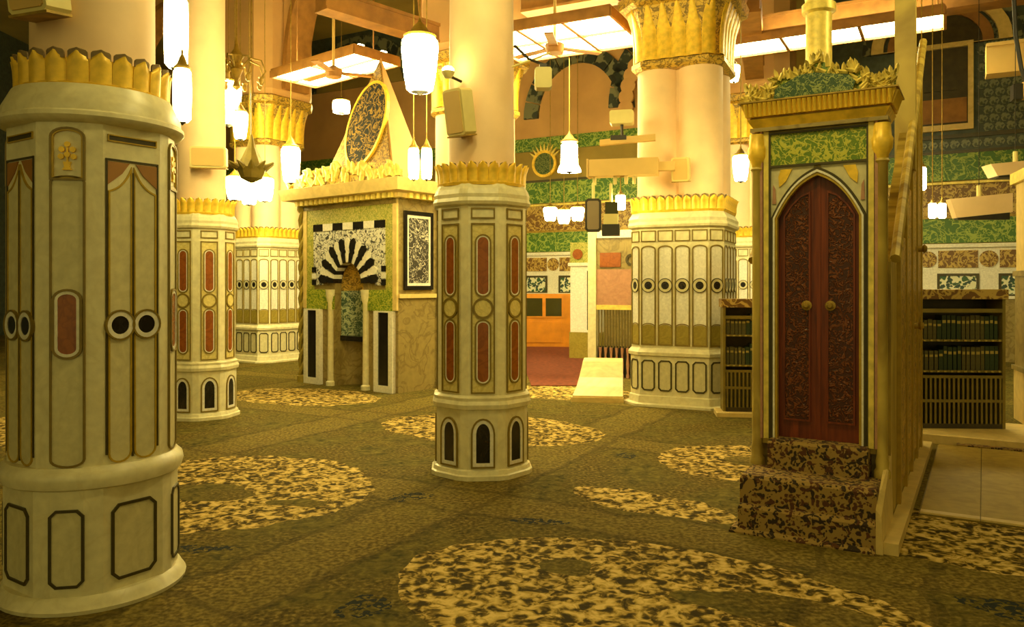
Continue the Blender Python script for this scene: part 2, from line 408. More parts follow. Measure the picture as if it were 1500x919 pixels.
for r in range(13):
    for c in range(14):
        x = 8.72 + c*.2 + (.1 if r % 2 else 0); z = 4.80 + r*.175
        if x < 9.98 and z > 4.75: continue
        obj('hexagon_tile', ht, WB, (x, 0, z))
for c in range(14): obj('hexagon_tile', ht, WB, (8.72 + c*.2, 0, 4.49))
# dark tiled arches on the ashlar above
def arch_band(cx, hw, zs, rise, t, y0, y1, name, mat, n=11, par=WB, kx=1.0):
    def pt(a, r): return (cx + (hw+r)*math.cos(a), zs + (rise+r)*math.sin(a))
    for i in range(n):
        a0 = math.pi*i/n+.012; a1 = math.pi*(i+1)/n-.012
        am = (a0+a1)/2
        MB().plate([pt(a0, 0), pt(a0, t), pt(am, t), pt(a1, t), pt(a1, 0), pt(am, 0)][::-1], y0, y1).build(name, mat, par)
arch_band(.95, 1.15, 6.0, 1.35, .42, -.12, 0, 'voussoir', 'voussoir_tile')
arch_band(3.2, .95, 6.05, 1.55, .42, -.12, 0, 'voussoir', 'voussoir_tile')
arch_band(-6.4, 1.75, 7.6, 1.2, .35, -.12, 0, 'voussoir', 'voussoir_tile')
wpart('lunette', MB().plate([(-6.4+1.7*math.cos(math.pi*i/16), 7.6+1.15*math.sin(math.pi*i/16)) for i in range(17)], -.06, 0), 'wallpaint')
wpart('tile_panel', MB().box(-9.3, -4.4, -.05, 0, 7.6, 9.3), 'tile_ground')
# scalloped pink arch edge
sc = MB().plate(circ(0, 0, .2, 12), -.2, -.12).mesh('scallop', 'ashlar')
for i in range(9):
    a = math.pi*(.5 + .5*i/8); obj('scallop', sc, WB, (3.2+.88*math.cos(a), 0, 6.0+1.45*math.sin(a)))
wpart('green_roundel', MB().plate(circ(0, 4.78, .30, 28), -.10, -.05), 'green_cartouche')
wpart('roundel_frame', MB().ring(circ(0, 4.78, .36, 28), circ(0, 4.78, .29, 28), -.13, -.05), 'gold')
for i in range(9):
    a = math.pi*(.2+.6*i/8); c, s = math.cos(a), math.sin(a)
    MB().plate([(.36*c-.035*s, 4.78+.36*s+.035*c), (.36*c+.035*s, 4.78+.36*s-.035*c), (.56*c, 4.78+.56*s)], -.11, -.06).build('crown_ray', 'gold_pale', WB)
# arched window in the right of the wall
W1 = struct(MB().ring(rect(8.62, 9.86, 4.78, 6.6), rect(8.72, 9.76, 4.9, 6.5), -.14, 0).build('window_1', 'stone_pale', None, False, (.91, 21.0, 0), R(-29)))
MB().box(8.70, 9.78, -.06, -.03, 4.88, 6.52).build('shutter', 'wood_dark', W1)
MB().box(8.74, 9.74, -.09, -.05, 4.95, 5.45).build('shutter_board', 'beam', W1)
MB().box(8.9, 9.55, -.09, -.05, 5.62, 5.95).build('pane', 'wood_dark', W1)
for hw, t, mt, y in ((1.32, .16, 'voussoir_tile', -.10), (1.06, .24, 'stone_pale', -.15), (.78, .20, 'beam', -.12)):
    MB().ring([(9.24+(hw+t)*math.cos(math.pi*i/18), 6.6+(hw+t)*.82*math.sin(math.pi*i/18)) for i in range(19)] + [(9.24-hw-t, 6.55), (9.24+hw+t, 6.55)],
              [(9.24+hw*math.cos(math.pi*i/18), 6.6+hw*.82*math.sin(math.pi*i/18)) for i in range(19)] + [(9.24-hw, 6.56), (9.24+hw, 6.56)], y, 0).build('arch_moulding', mt, W1)
MB().plate([(9.24+.78*math.cos(math.pi*i/18), 6.6+.62*math.sin(math.pi*i/18)) for i in range(19)], -.07, -.02).build('lunette', 'wood_dark', W1)
# ------------------------------------------------------------------ column panels
leaf('crown_small', .088, .17, .018, .03)
leaf('crown_big', .105, .17, .02, .035)
leaf('crown_near', .10, .155, .018, .012)
leaf('tip_small', .07, .045, .010, .006, mat='gold_tip')
leaf('tip_big', .09, .05, .010, .008, mat='gold_tip')
leaf('cap_leaf', .20, .72, .035, .10)
leaf('cap_leaf_small', .12, .5, .025, .06, mat='gold_pale')
# red-inlay column: panel of shaft and of base
hw = .098
po = rect(-hw, hw, .70, 2.09)
proto('red_shaft', [
    ('panel', frame_mb(po, .012, -.012, .004), 'line', False),
    ('gold_field', MB().plate(shrink(po, .012), -.003, .004), 'pale_field', False),
    ('white_border', frame_mb(lobed(.068, 1.485, 2.0, 1.0, .9), .014, -.012, .002), 'line', False),
    ('white_border', frame_mb(shrink(lobed(.068, 1.485, 2.0, 1.0, .9), .012), .012, -.010, .002), 'white', False),
    ('red_inset', MB().plate(shrink(lobed(.068, 1.485, 2.0, 1.0, .9), .022), -.008, .002), 'red', False),
    ('white_border', frame_mb(lobed(.068, .77, 1.305, .9, 1.0), .014, -.012, .002), 'line', False),
    ('white_border', frame_mb(shrink(lobed(.068, .77, 1.305, .9, 1.0), .012), .012, -.010, .002), 'white', False),
    ('red_inset', MB().plate(shrink(lobed(.068, .77, 1.305, .9, 1.0), .022), -.008, .002), 'red', False),
    ('roundel_ring', frame_mb(circ(0, 1.395, .086, 24), .018, -.016, .002), 'line', False),
    ('roundel', MB().plate(circ(0, 1.395, .07, 24), -.012, .002), 'pale_field', False)])
proto('red_top', [('panel', frame_mb(rect(-hw, hw, 2.125, 2.215), .012, -.012, .004), 'line', False),
                  ('panel_field', MB().plate(rect(-hw+.01, hw-.01, 2.135, 2.205), -.003, .004), 'marble', False)])
ap = lobed(.098, .095, .50, 1.3, 0)
proto('red_base', [
    ('arched_panel', frame_mb(ap, .014, -.014, .004), 'line', False),
    ('white_border', frame_mb(shrink(ap, .014), .028, -.010, .002), 'white', False),
    ('black_inset', MB().plate(shrink(ap, .038), -.006, .003), 'black', False)])
def red_column(name, label, x, y, rz, k=1.0):
    t = thing(name, label, 'column', (x, y, 0), rz, None); t.scale = (k, k, 1)
    ap_, h = .37, .118
    plan = []
    for i in range(8):
        a = R(-90+45*i)
        for sgn in (-1, 1):
            plan.append((ap_*math.cos(a) - sgn*h*math.sin(a), ap_*math.sin(a) + sgn*h*math.cos(a)))
    MB().prism(plan, [(0, .055), (.035, .055), (.045, .04), (.075, .03), (.085, .012)]).build('plinth', 'marble', t)
    MB().prism(plan, [(.08, .012), (.57, .012)]).build('base', 'marble', t)
    MB().prism(plan, [(.565, .012), (.575, .038), (.61, .045), (.64, .03), (.665, .034), (.685, 0)]).build('base_moulding', 'marble', t)
    MB().prism(plan, [(.68, 0), (2.235, 0)]).build('shaft', 'marble', t)
    MB().prism(plan, [(2.23, 0), (2.245, .03), (2.27, .042), (2.30, .03), (2.33, .034), (2.37, .02), (2.415, -.01)]).build('cornice', 'marble', t)
    cp = circle_plan(.365, 32)
    MB().prism(cp, [(2.405, .012), (2.43, .018), (2.44, -.005), (2.55, .0)]).build('crown_band', 'gold', t, True)
    leaves_on(cp, 2.425, 'crown_small', 26, t); leaves_on(cp, 2.548, 'tip_small', 26, t, 'leaf_tip', .010)
    MB().lathe([(2.5, .285), (2.62, .283), (4.45, .272), (9.3, .272)], 32).build('upper_shaft', 'shaft', t, True)
    for i in range(8):
        a = R(45*i)
        for key, ex in (('red_shaft', 0), ('red_top', 0), ('red_base', .012)):
            d = ap_+ex; put_panel(key, t, (d*math.sin(a), -d*math.cos(a), 0), a)
    return t
red_column('octagonal_column', 'octagonal marble column with red inlays carrying a tilted speaker box', -.262, 6.76, R(4))
red_column('octagonal_column', 'octagonal red-inlaid column beside the wide cream pier with double panels', -3.76, 9.5, R(-10))
# dotted square piers
hw = .098
pm = lobed(hw, .79, 2.09, .55, 0)
proto('dot_shaft', [
    ('panel', frame_mb(pm, .017, -.012, .004), 'line', False),
    ('marble_inset', MB().plate(shrink(pm, .014), -.003, .004), 'white', False),
    ('olive_inset', MB().plate(lobed(hw-.016, .808, 1.06, .5, 0), -.007, .003), 'olive', False),
    ('arch_line', frame_mb(lobed(hw-.01, .80, 1.08, .5, 0), .012, -.010, .003), 'line', False),
    ('white_ring', frame_mb(circ(0, 1.57, .086, 22), .034, -.016, .003), 'marble_panel', False),
    ('dark_ring', frame_mb(circ(0, 1.57, .094, 22), .010, -.019, .003), 'line_dark', False),
    ('black_dot', MB().plate(circ(0, 1.57, .056, 20), -.012, .003), 'black', False)])
proto('dot_top', [('panel', frame_mb(rect(-hw, hw, 2.14, 2.285), .012, -.012, .004), 'line', False),
                  ('panel_field', MB().plate(rect(-hw+.01, hw-.01, 2.15, 2.275), -.003, .004), 'marble', False)])
proto('dot_base', [('panel', frame_mb(rect(-hw+.008, hw-.008, .2, .6, .035), .018, -.012, .004), 'line_dark', False),
                   ('panel_field', MB().plate(rect(-hw+.02, hw-.02, .215, .585, .03), -.004, .004), 'marble_panel', False)])
def square_pier(name, label, x, y, rz, capital=True, group=None):
    t = thing(name, label, 'pier', (x, y, 0), rz, group)
    a, c = .445, .605
    plan = [(-a, -c), (a, -c), (c, -a), (c, a), (a, c), (-a, c), (-c, a), (-c, -a)]
    MB().prism(plan, [(0, .10), (.03, .10), (.04, .035), (.13, .03), (.14, .012)]).build('plinth', 'marble', t)
    MB().prism(plan, [(.13, .012), (.655, .012)]).build('base', 'marble', t)
    MB().prism(plan, [(.65, .012), (.66, .04), (.70, .045), (.73, .025), (.755, 0)]).build('base_moulding', 'marble', t)
    MB().prism(plan, [(.75, 0), (2.32, 0)]).build('shaft', 'marble', t)
    MB().prism(plan, [(2.31, 0), (2.33, .04), (2.36, .05), (2.40, .035), (2.44, .04), (2.49, .01), (2.53, -.01)]).build('cornice', 'marble', t)
    MB().prism(plan, [(2.52, 0), (2.55, .012), (2.56, -.015), (2.71, -.01)]).build('crown_band', 'gold', t)
    leaves_on(plan, 2.55, 'crown_big', 40, t, out=.002); leaves_on(plan, 2.69, 'tip_big', 40, t, 'leaf_tip', .010)
    for i in range(4):
        an = R(90*i)
        for q in range(4):
            off = (q-1.5)*.222
            for key, ex in (('dot_shaft', 0), ('dot_top', 0), ('dot_base', .012)):
                d = c+ex; put_panel(key, t, (d*math.sin(an)+off*math.cos(an), -d*math.cos(an)+off*math.sin(an), 0), an)
        an = R(90*i+45); dc = (a+c)/2*math.sqrt(2)
        for key, ex in (('dot_shaft', 0), ('dot_top', 0), ('dot_base', .012)):
            d = dc+ex; put_panel(key, t, (d*math.sin(an), -d*math.cos(an), 0), an)
    for sx in (-1, 1):
        for sy in (-1, 1):
            MB().lathe([(2.6, .29), (4.46, .285)], 24, sx*.275, sy*.275).build('upper_shaft', 'shaft', t, True)
    MB().box(-.4, .4, -.4, .4, 2.6, 4.46).build('upper_core', 'shaft', t)
    cap = [(-.42, -.56), (.42, -.56), (.56, -.42), (.56, .42), (.42, .56), (-.42, .56), (-.56, .42), (-.56, -.42)]
    MB().prism(cap, [(4.40, .0), (4.44, .05), (4.50, .05), (4.53, 0), (4.9, .03), (5.2, .12), (5.24, .2), (5.36, .22), (5.40, .16)]).build('capital', 'gold_relief', t)
    leaves_on(cap, 4.52, 'cap_leaf', 22, t, 'capital_leaf', .012)
    MB().prism(cap, [(5.38, .16), (5.5, .2), (9.29, .2)]).build('impost', 'ashlar', t)
    return t
square_pier('square_pier', 'cream pier with black dots and clustered shafts next to the pale marble ramp', 2.34, 10.66, R(-25))
square_pier('square_pier', 'dotted cream pier beside the striped-arch prayer niche, gilt capital above', -5.14, 16.5, R(-33))
square_pier('square_pier', 'dotted pier behind the prayer niche, mostly hidden by the octagonal column', -.62, 13.3, R(-35))
square_pier('square_pier', 'dotted pier standing behind the glazed bookcase next to the pulpit', 5.0, 16.2, R(-27))
# wide near pier with double panels
def near_pier():
    t = thing('round_pier', 'wide rounded cream pier with double ogee panels and black dots', 'pier', (-2.235, 4.2, 0), 0)
    base_ang = math.degrees(math.atan2(-4.2, 2.235))
    r = .395
    B, N = 22.5, 10.5                                   # half angles of broad and narrow faces
    plan = []; faces = []
    for k in range(4):
        for cen, ha, kind in ((base_ang + 28 - 90*k, B, 'b'), (base_ang + 28 - 90*k - 45, N, 'n')):
            faces.append((cen, ha, kind))
    angs = sorted([(c+s*h) % 360 for c, h, _ in faces for s in (-1, 1)])
    plan = [(r*math.cos(R(a)), r*math.sin(R(a))) for a in angs]
    cp = circle_plan(.40, 48)
    MB().prism(cp, [(0, .05), (.02, .055), (.04, .04), (.06, .03), (.075, .012)]).build('plinth', 'marble', t, True)
    MB().prism([(x*1.04, y*1.04) for x, y in plan], [(.06, 0), (.60, 0)]).build('base', 'marble', t)
    MB().prism(cp, [(.59, .012), (.60, .03), (.64, .042), (.67, .036), (.685, .02), (.70, .006)]).build('base_moulding', 'marble', t, True)
    MB().prism(plan, [(.69, 0), (2.40, 0)]).build('shaft', 'marble', t)
    MB().prism(cp, [(2.385, .0), (2.395, .03), (2.415, .045), (2.435, .043), (2.445, .03), (2.49, .025), (2.54, .0), (2.58, -.02)]).build('cornice', 'marble', t, True)
    cp2 = circle_plan(.355, 40)
    MB().prism(cp2, [(2.57, .008), (2.59, .016), (2.60, -.005), (2.71, 0)]).build('crown_band', 'gold', t, True)
    leaves_on(cp2, 2.585, 'crown_near', 22, t); leaves_on(cp2, 2.705, 'tip_big', 22, t, 'leaf_tip', .006)
    MB().lathe([(2.6, .30), (2.8, .298), (9.3, .285)], 32).build('upper_shaft', 'shaft', t, True)
    # broad panels
    bw = r*math.sin(R(B))-.012
    def ogee(z0, z1, sgn):                              # one light of the double panel
        x0, x1 = (-bw+.012, -.006) if sgn < 0 else (.006, bw-.012)
        c = (x0+x1)/2; h = (x1-x0)/2
        bot = [(c - h*math.cos(math.pi*i/8), z0 + .05 - .05*math.sin(math.pi*i/8)) for i in range(9)]
        zt = z1-.15
        def cv(t): return zt + .15*(t**2*(1.9-.9*t))
        if sgn < 0: top = [(x0+2*h*i/8, zt + .02 + .13*((i/8)**1.0*.35 + .65*(i/8)**3)) for i in range(9)]
        else: top = [(x0+2*h*i/8, zt + .02 + .13*((1-i/8)*.35 + .65*(1-i/8)**3)) for i in range(9)]
        return bot + top[::-1]
    items = [('double_panel', frame_mb(rect(-bw, bw, .68, 2.22), .009, -.004, .004), 'line_dark', False)]
    items[0] = ('double_panel', MB().box(-bw, -bw+.009, -.006, .004, .75, 2.22).box(bw-.009, bw, -.006, .004, .75, 2.22).box(-bw, bw, -.006, .004, 2.21, 2.22).box(-.005, .005, -.008, .004, .72, 2.16), 'line_dark', False)
    for sg in (-1, 1):
        pl = ogee(.70, 2.19, sg)
        items += [('panel_light', MB().plate(shrink(pl, .006), -.004, .004), 'marble_panel', False), ('panel_edge', frame_mb(pl, .009, -.008, .003), 'gold_line', False)]
        cx = sg*bw*.5
        tri = [(sg*bw*.93, 2.205), (sg*bw*.12, 2.205), (sg*bw*.40, 2.15), (sg*bw*.93, 2.09)]
        items += [('red_spandrel', MB().plate(tri if sg < 0 else tri[::-1], -.006, .003), 'beam', False)]
        items += [('white_ring', frame_mb(circ(cx, 1.39, .070, 24), .024, -.014, .003), 'white', False),
                  ('gold_ring', frame_mb(circ(cx, 1.39, .077, 24), .009, -.018, .003), 'line', False),
                  ('black_dot', MB().plate(circ(cx, 1.39, .048, 22), -.010, .003), 'black', False)]
    proto('near_broad', items)
    proto('near_slit', [('slit_panel', frame_mb(rect(-bw+.01, bw-.01, 2.305, 2.34), .006, -.008, .004), 'gold_line', False),
                        ('slit', MB().plate(rect(-bw+.014, bw-.014, 2.31, 2.335), -.003, .004), 'line_dark', False)])
    bb = rect(-bw+.02, bw-.02, .12, .50, .035)
    proto('near_base_b', [('base_panel', frame_mb(bb, .014, -.010, .004), 'line_dark', False), ('panel_field', MB().plate(shrink(bb, .01), -.003, .004), 'marble_panel', False)])
    nw = r*math.sin(R(N))+.008
    tp = lobed(nw, 2.10, 2.36, .6, 0); mp_ = lobed(nw, .70, 2.125, .4, .5)
    vase = MB().plate([(-.022, 2.15), (.022, 2.15), (.012, 2.165), (.018, 2.19), (-.018, 2.19), (-.012, 2.165)], -.014, .002)
    for sx, z in ((-.025, 2.25), (.025, 2.25), (0, 2.275), (-.028, 2.215), (.028, 2.215), (0, 2.225)): vase.plate(circ(sx, z, .014, 8), -.012, .002)
    vase.box(-.004, .004, -.010, .002, 2.19, 2.26)
    hx = lobed(.046, 1.25, 1.55, .7, .7)
    proto('near_narrow', [('narrow_panel', frame_mb(mp_, .010, -.010, .004), 'line', False), ('panel_field', MB().plate(shrink(mp_, .008), -.003, .004), 'marble_panel', False),
        ('top_panel_frame', frame_mb(tp, .010, -.013, .004), 'line', False), ('gold_frame', frame_mb(shrink(tp, .010), .008, -.010, .004), 'gold_line', False),
        ('vase_ornament', vase, 'gold', False),
        ('hexagon_frame', frame_mb(offs(hx, .022), .012, -.016, .002), 'line', False), ('white_border', frame_mb(offs(hx, .012), .016, -.013, .002), 'white', False),
        ('red_inset', MB().plate(hx, -.009, .002), 'red', False)])
    nb = rect(-nw, nw, .12, .50, .03)
    proto('near_base_n', [('base_panel', frame_mb(nb, .013, -.010, .004), 'line_dark', False), ('panel_field', MB().plate(shrink(nb, .01), -.003, .004), 'marble_panel', False)])
    for cen, ha, kind in faces:
        a = R(cen+90); d = r*math.cos(R(ha))
        for key, k in ((('near_broad', 1), ('near_slit', 1), ('near_base_b', 1.04)) if kind == 'b' else (('near_narrow', 1), ('near_base_n', 1.04))):
            put_panel(key, t, (d*k*math.sin(a), -d*k*math.cos(a), 0), a)
near_pier()
# ------------------------------------------------------------------ prayer niche with striped arch
def mihrab():
    t = thing('prayer_niche', 'marble prayer niche with black and white striped arch and gilt crest', 'prayer niche', (-2.497, 12.027, 0), R(-38.25))
    H = 1.085; nh = .33; zs = 1.60; D = .85
    arch = [(nh*math.cos(math.pi*i/16), zs+nh*math.sin(math.pi*i/16)) for i in range(17)]
    # front wall with the arched opening
    m = MB().plate([(-H, 0), (-nh, 0)] + arch[::-1] + [(nh, 0), (H, 0), (H, 2.86), (-H, 2.86)], 0, .12)
    m.box(-H, -H+.1, .12, D, 0, 2.86).box(H-.1, H, .12, D, 0, 2.86).box(-H, H, D-.1, D, 0, 2.86).box(-H+.1, H-.1, .12, D-.1, 2.2, 2.86)
    m.build('body', 'stone', t)
    # rounded recess
    n = 14; rows = [0, .75, zs]; ring = lambda z, k: [(-nh*k*math.cos(math.pi*i/n), .12+.22*k*math.sin(math.pi*i/n), z) for i in range(n+1)]
    vs = ring(0, 1) + ring(.78, 1); fs = [(i, i+1, i+n+2, i+n+1) for i in range(n)]
    MB().add(vs, fs).build('niche_dado', 'stone', t, True)
    vs = ring(.78, 1) + ring(zs-.12, 1)
    MB().add(vs, fs).build('niche_tile_panel', 'teal_panel', t, True)
    vs = []; K = 7
    for j in range(K+1):
        a = math.pi/2*j/K; vs += ring(zs-.12 + (nh+.12)*math.sin(a), max(.02, math.cos(a)))
    fs2 = [(j*(n+1)+i, j*(n+1)+i+1, (j+1)*(n+1)+i+1, (j+1)*(n+1)+i) for j in range(K) for i in range(n)]
    MB().add(vs, fs2).build('niche_half_dome', 'gold_relief', t, True)
    MB().box(-nh, nh, .10, .34, .70, .78).build('niche_ledge', 'black', t)
    # spandrel panel and voussoirs
    pw = .84
    sp = MB().plate([(-pw, 1.57), (-nh-.28, 1.57)] + [((nh+.28)*math.cos(math.pi*i/16), zs+(nh+.28)*math.sin(math.pi*i/16)) for i in range(16, -1, -1)] + [(nh+.28, 1.57), (pw, 1.57), (pw, 2.50), (-pw, 2.50)], -.02, .005)
    sp.build('spandrel_panel', 'bw', t)
    nv = 15
    for i in range(nv):
        a0 = math.pi*i/nv; a1 = math.pi*(i+1)/nv; am = (a0+a1)/2
        P = lambda a, r: (r*math.cos(a), zs+r*math.sin(a))
        e = (a1-a0)*.5
        pts = [P(a0, nh-.01), P(a0, nh+.12), P(am-e*.6, nh+.15), P(am-e*1.15, nh+.22), P(am-e*.9, nh+.32), P(am, nh+.37), P(am+e*.9, nh+.32), P(am+e*1.15, nh+.22), P(am+e*.6, nh+.15), P(a1, nh+.12), P(a1, nh-.01)]
        o = MB().plate(pts[::-1], -.045 if i % 2 == 0 else -.035, .12).build('voussoir', 'black' if i % 2 == 0 else 'white', t)
    for i in range(7):
        x0 = -pw + i*2*pw/7
        MB().box(x0+.004, x0+2*pw/7-.004, -.03, 0, 2.42, 2.53).build('check_block', 'black' if i % 2 == 0 else 'white', t)
    for sx in (-1, 1):
        for j in range(3): MB().box(sx*(pw-.03)-.045, sx*(pw-.03)+.045, -.04, 0, 1.57+j*.1, 1.655+j*.1).build('check_block', 'black' if j != 1 else 'white', t)
        x0, x1 = sorted((sx*pw, sx*1.0)); MB().box(x0, x1, -.025, .002, 1.50, 2.76).build('mosaic_strip', 'gold_mosaic', t)
        x0, x1 = sorted((sx*1.0, sx*H)); MB().box(x0, x1, -.035, .002, 1.20, 2.86).build('edge_moulding', 'stone_pale', t)
        x0, x1 = sorted((sx*.34, sx*1.0)); MB().box(x0, x1, -.03, .002, 1.19, 1.50).build('inscription_block', 'green_script', t)
        c = sx*.83
        MB().ring(rect(c-.20, c+.20, 0, 1.19), rect(c-.115, c+.115, .10, 1.17), -.07, .002).build('white_slab_frame', 'white', t)
        MB().box(c-.118, c+.118, -.05, .002, .09, 1.18).build('black_slab', 'black', t)
        MB().lathe([(0, .075), (.06, .075), (.08, .05), (1.3, .045), (1.33, .06), (1.42, .075), (1.5, .08)], 14, sx*.41, -.02).build('niche_colonnette', 'marble', t, True)
    MB().box(-pw, pw, -.025, .002, 2.53, 2.76).build('mosaic_strip', 'gold_mosaic', t)
    MB().box(-H, H, -.04, .002, 2.76, 2.86).build('frieze', 'stone', t)
    # cornice and dentils
    MB().loft([[(-H-a, -a, z), (H+a, -a, z), (H+a, D+a*.3, z), (-H-a, D+a*.3, z)] for z, a in ((2.84, .10), (2.90, .12), (2.92, .26), (3.0, .28), (3.09, .30), (3.10, .26))]).build('cornice', 'stone_pale', t)
    dm = MB().box(-.035, .035, -.17, 0, 2.83, 2.905).mesh('dentil', 'gold_pale')
    for i in range(19): obj('dentil', dm, t, (-1.08+i*.12, 0, 0))
    for i in range(6): obj('dentil', dm, t, (H, .1+i*.13, 0), R(90))
    # gilt crest
    MB().plate([(-1.3, 3.09), (1.3, 3.09), (1.3, 3.22), (.9, 3.34), (.4, 3.40), (-.4, 3.40), (-.9, 3.34), (-1.3, 3.22)], -.16, -.12).build('crest_panel', 'gold_relief', t)
    lm = leaf_mb(.10, .17, .02, .02).mesh('crest_leaf', 'gold_pale', True)
    for i in range(52):
        x = -1.25+i*2.5/51; top = 3.36-.12*abs(x)/1.3
        o = obj('crest_leaf', lm, t, (x, -.17, 3.10+random.random()*(top-3.12))); o.rotation_euler = (0, random.uniform(-.9, .9), 0); 
    # side of the niche (right hand return)
    fr = MB().ring([(.10, 1.50), (.70, 1.50), (.70, 2.66), (.10, 2.66)], [(.155, 1.56), (.645, 1.56), (.645, 2.6), (.155, 2.6)], 0, 0.03)
    def side(mb): mb.v = [(H+y, x, z) for x, y, z in mb.v]; return mb
    side(fr).build('dark_panel_frame', 'black', t)
    side(MB().ring([(.155, 1.56), (.645, 1.56), (.645, 2.6), (.155, 2.6)], [(.19, 1.60), (.61, 1.60), (.61, 2.56), (.19, 2.56)], 0, .022)).build('white_panel_frame', 'white', t)
    side(MB().plate([(.185, 1.595), (.615, 1.595), (.615, 2.565), (.185, 2.565)], 0, .012)).build('lattice_panel', 'bwdark', t)
    side(MB().box(.0, .85, 0, .03, 1.38, 1.44)).build('side_moulding', 'stone_pale', t)
    # corner colonnettes twisted green
    for cx, cy in ((H+.02, D+.06), (-H-.07, .02)):
        vs = []
        m = MB(); N = 40
        for ph in range(3):
            m.tube([(cx+.05*math.cos(k*.55+ph*2.094), cy+.05*math.sin(k*.55+ph*2.094), .1+k*2.65/N) for k in range(N+1)], .035, 6)
        m.lathe([(0, .1), (.1, .1), (.12, .06)], 12, cx, cy).lathe([(2.72, .06), (2.78, .1), (2.86, .1)], 12, cx, cy)
        m.build('twisted_colonnette', 'olive', t, True)
    # pyramidal gilt hood with oval inscription
    ax, ay, az = .22, .45, 5.12
    b = [(-.80, .06), (.96, .06), (.96, .80), (-.80, .80)]; zb = 3.08
    A = Vector((ax, ay, az))
    q = [Vector((x, y, zb)) for x, y in b]
    MB().add(q + [A], [(0, 1, 4), (1, 2, 4), (2, 3, 4), (3, 0, 4), (3, 2, 1, 0)]).build('hood', 'ashlar', t)
    # ornament slab on the front face of the hood
    u = (q[1]-q[0]).normalized(); mid = (q[0]+q[1])/2; nrm = (q[1]-q[0]).cross(A-q[0]).normalized()
    vv = nrm.cross(u)
    def onf(a, bb, c): return q[0] + u*a + vv*bb + nrm*c
    ha = (A-q[0]).dot(u); hb = (A-q[0]).dot(vv)
    tri = [(.06, .03), (1.70, .03), (ha+.02, hb-.10), (ha-.02, hb-.10)]
    MB().add([onf(a, c, .02) for a, c in tri] + [onf(a, c, -.01) for a, c in tri], [(0, 1, 2, 3), (7, 6, 5, 4)] + [(i, i+4, (i+1) % 4+4, (i+1) % 4) for i in range(4)]).build('hood_relief', 'gold_relief_dark', t)
    def oval(rx, ry, c0, c1, rot=-.18):
        pts = []
        for k in range(32):
            a = 2*math.pi*k/32; x, y = rx*math.cos(a), ry*math.sin(a)
            pts.append((ha-.06 + x*math.cos(rot)-y*math.sin(rot), .98 + x*math.sin(rot)+y*math.cos(rot)))
        return [onf(a, c, c0) for a, c in pts], [onf(a, c, c1) for a, c in pts]
    f0, f1 = oval(.40, .66, .05, 0)
    MB().loft([f1, f0]).build('oval_medallion', 'oval_script', t)
    g0, g1 = oval(.43, .70, .06, 0); h0, h1 = oval(.395, .655, .06, 0)
    m = MB(); k = 32
    m.add(g0+h0+g1+h1, [x for i in range(k) for x in ((i, (i+1) % k, (i+1) % k+k, i+k), (i, i+2*k, (i+1) % k+2*k, (i+1) % k), (i+k, (i+1) % k+k, (i+1) % k+3*k, i+3*k))])
    m.build('medallion_frame', 'gold', t)
mihrab()
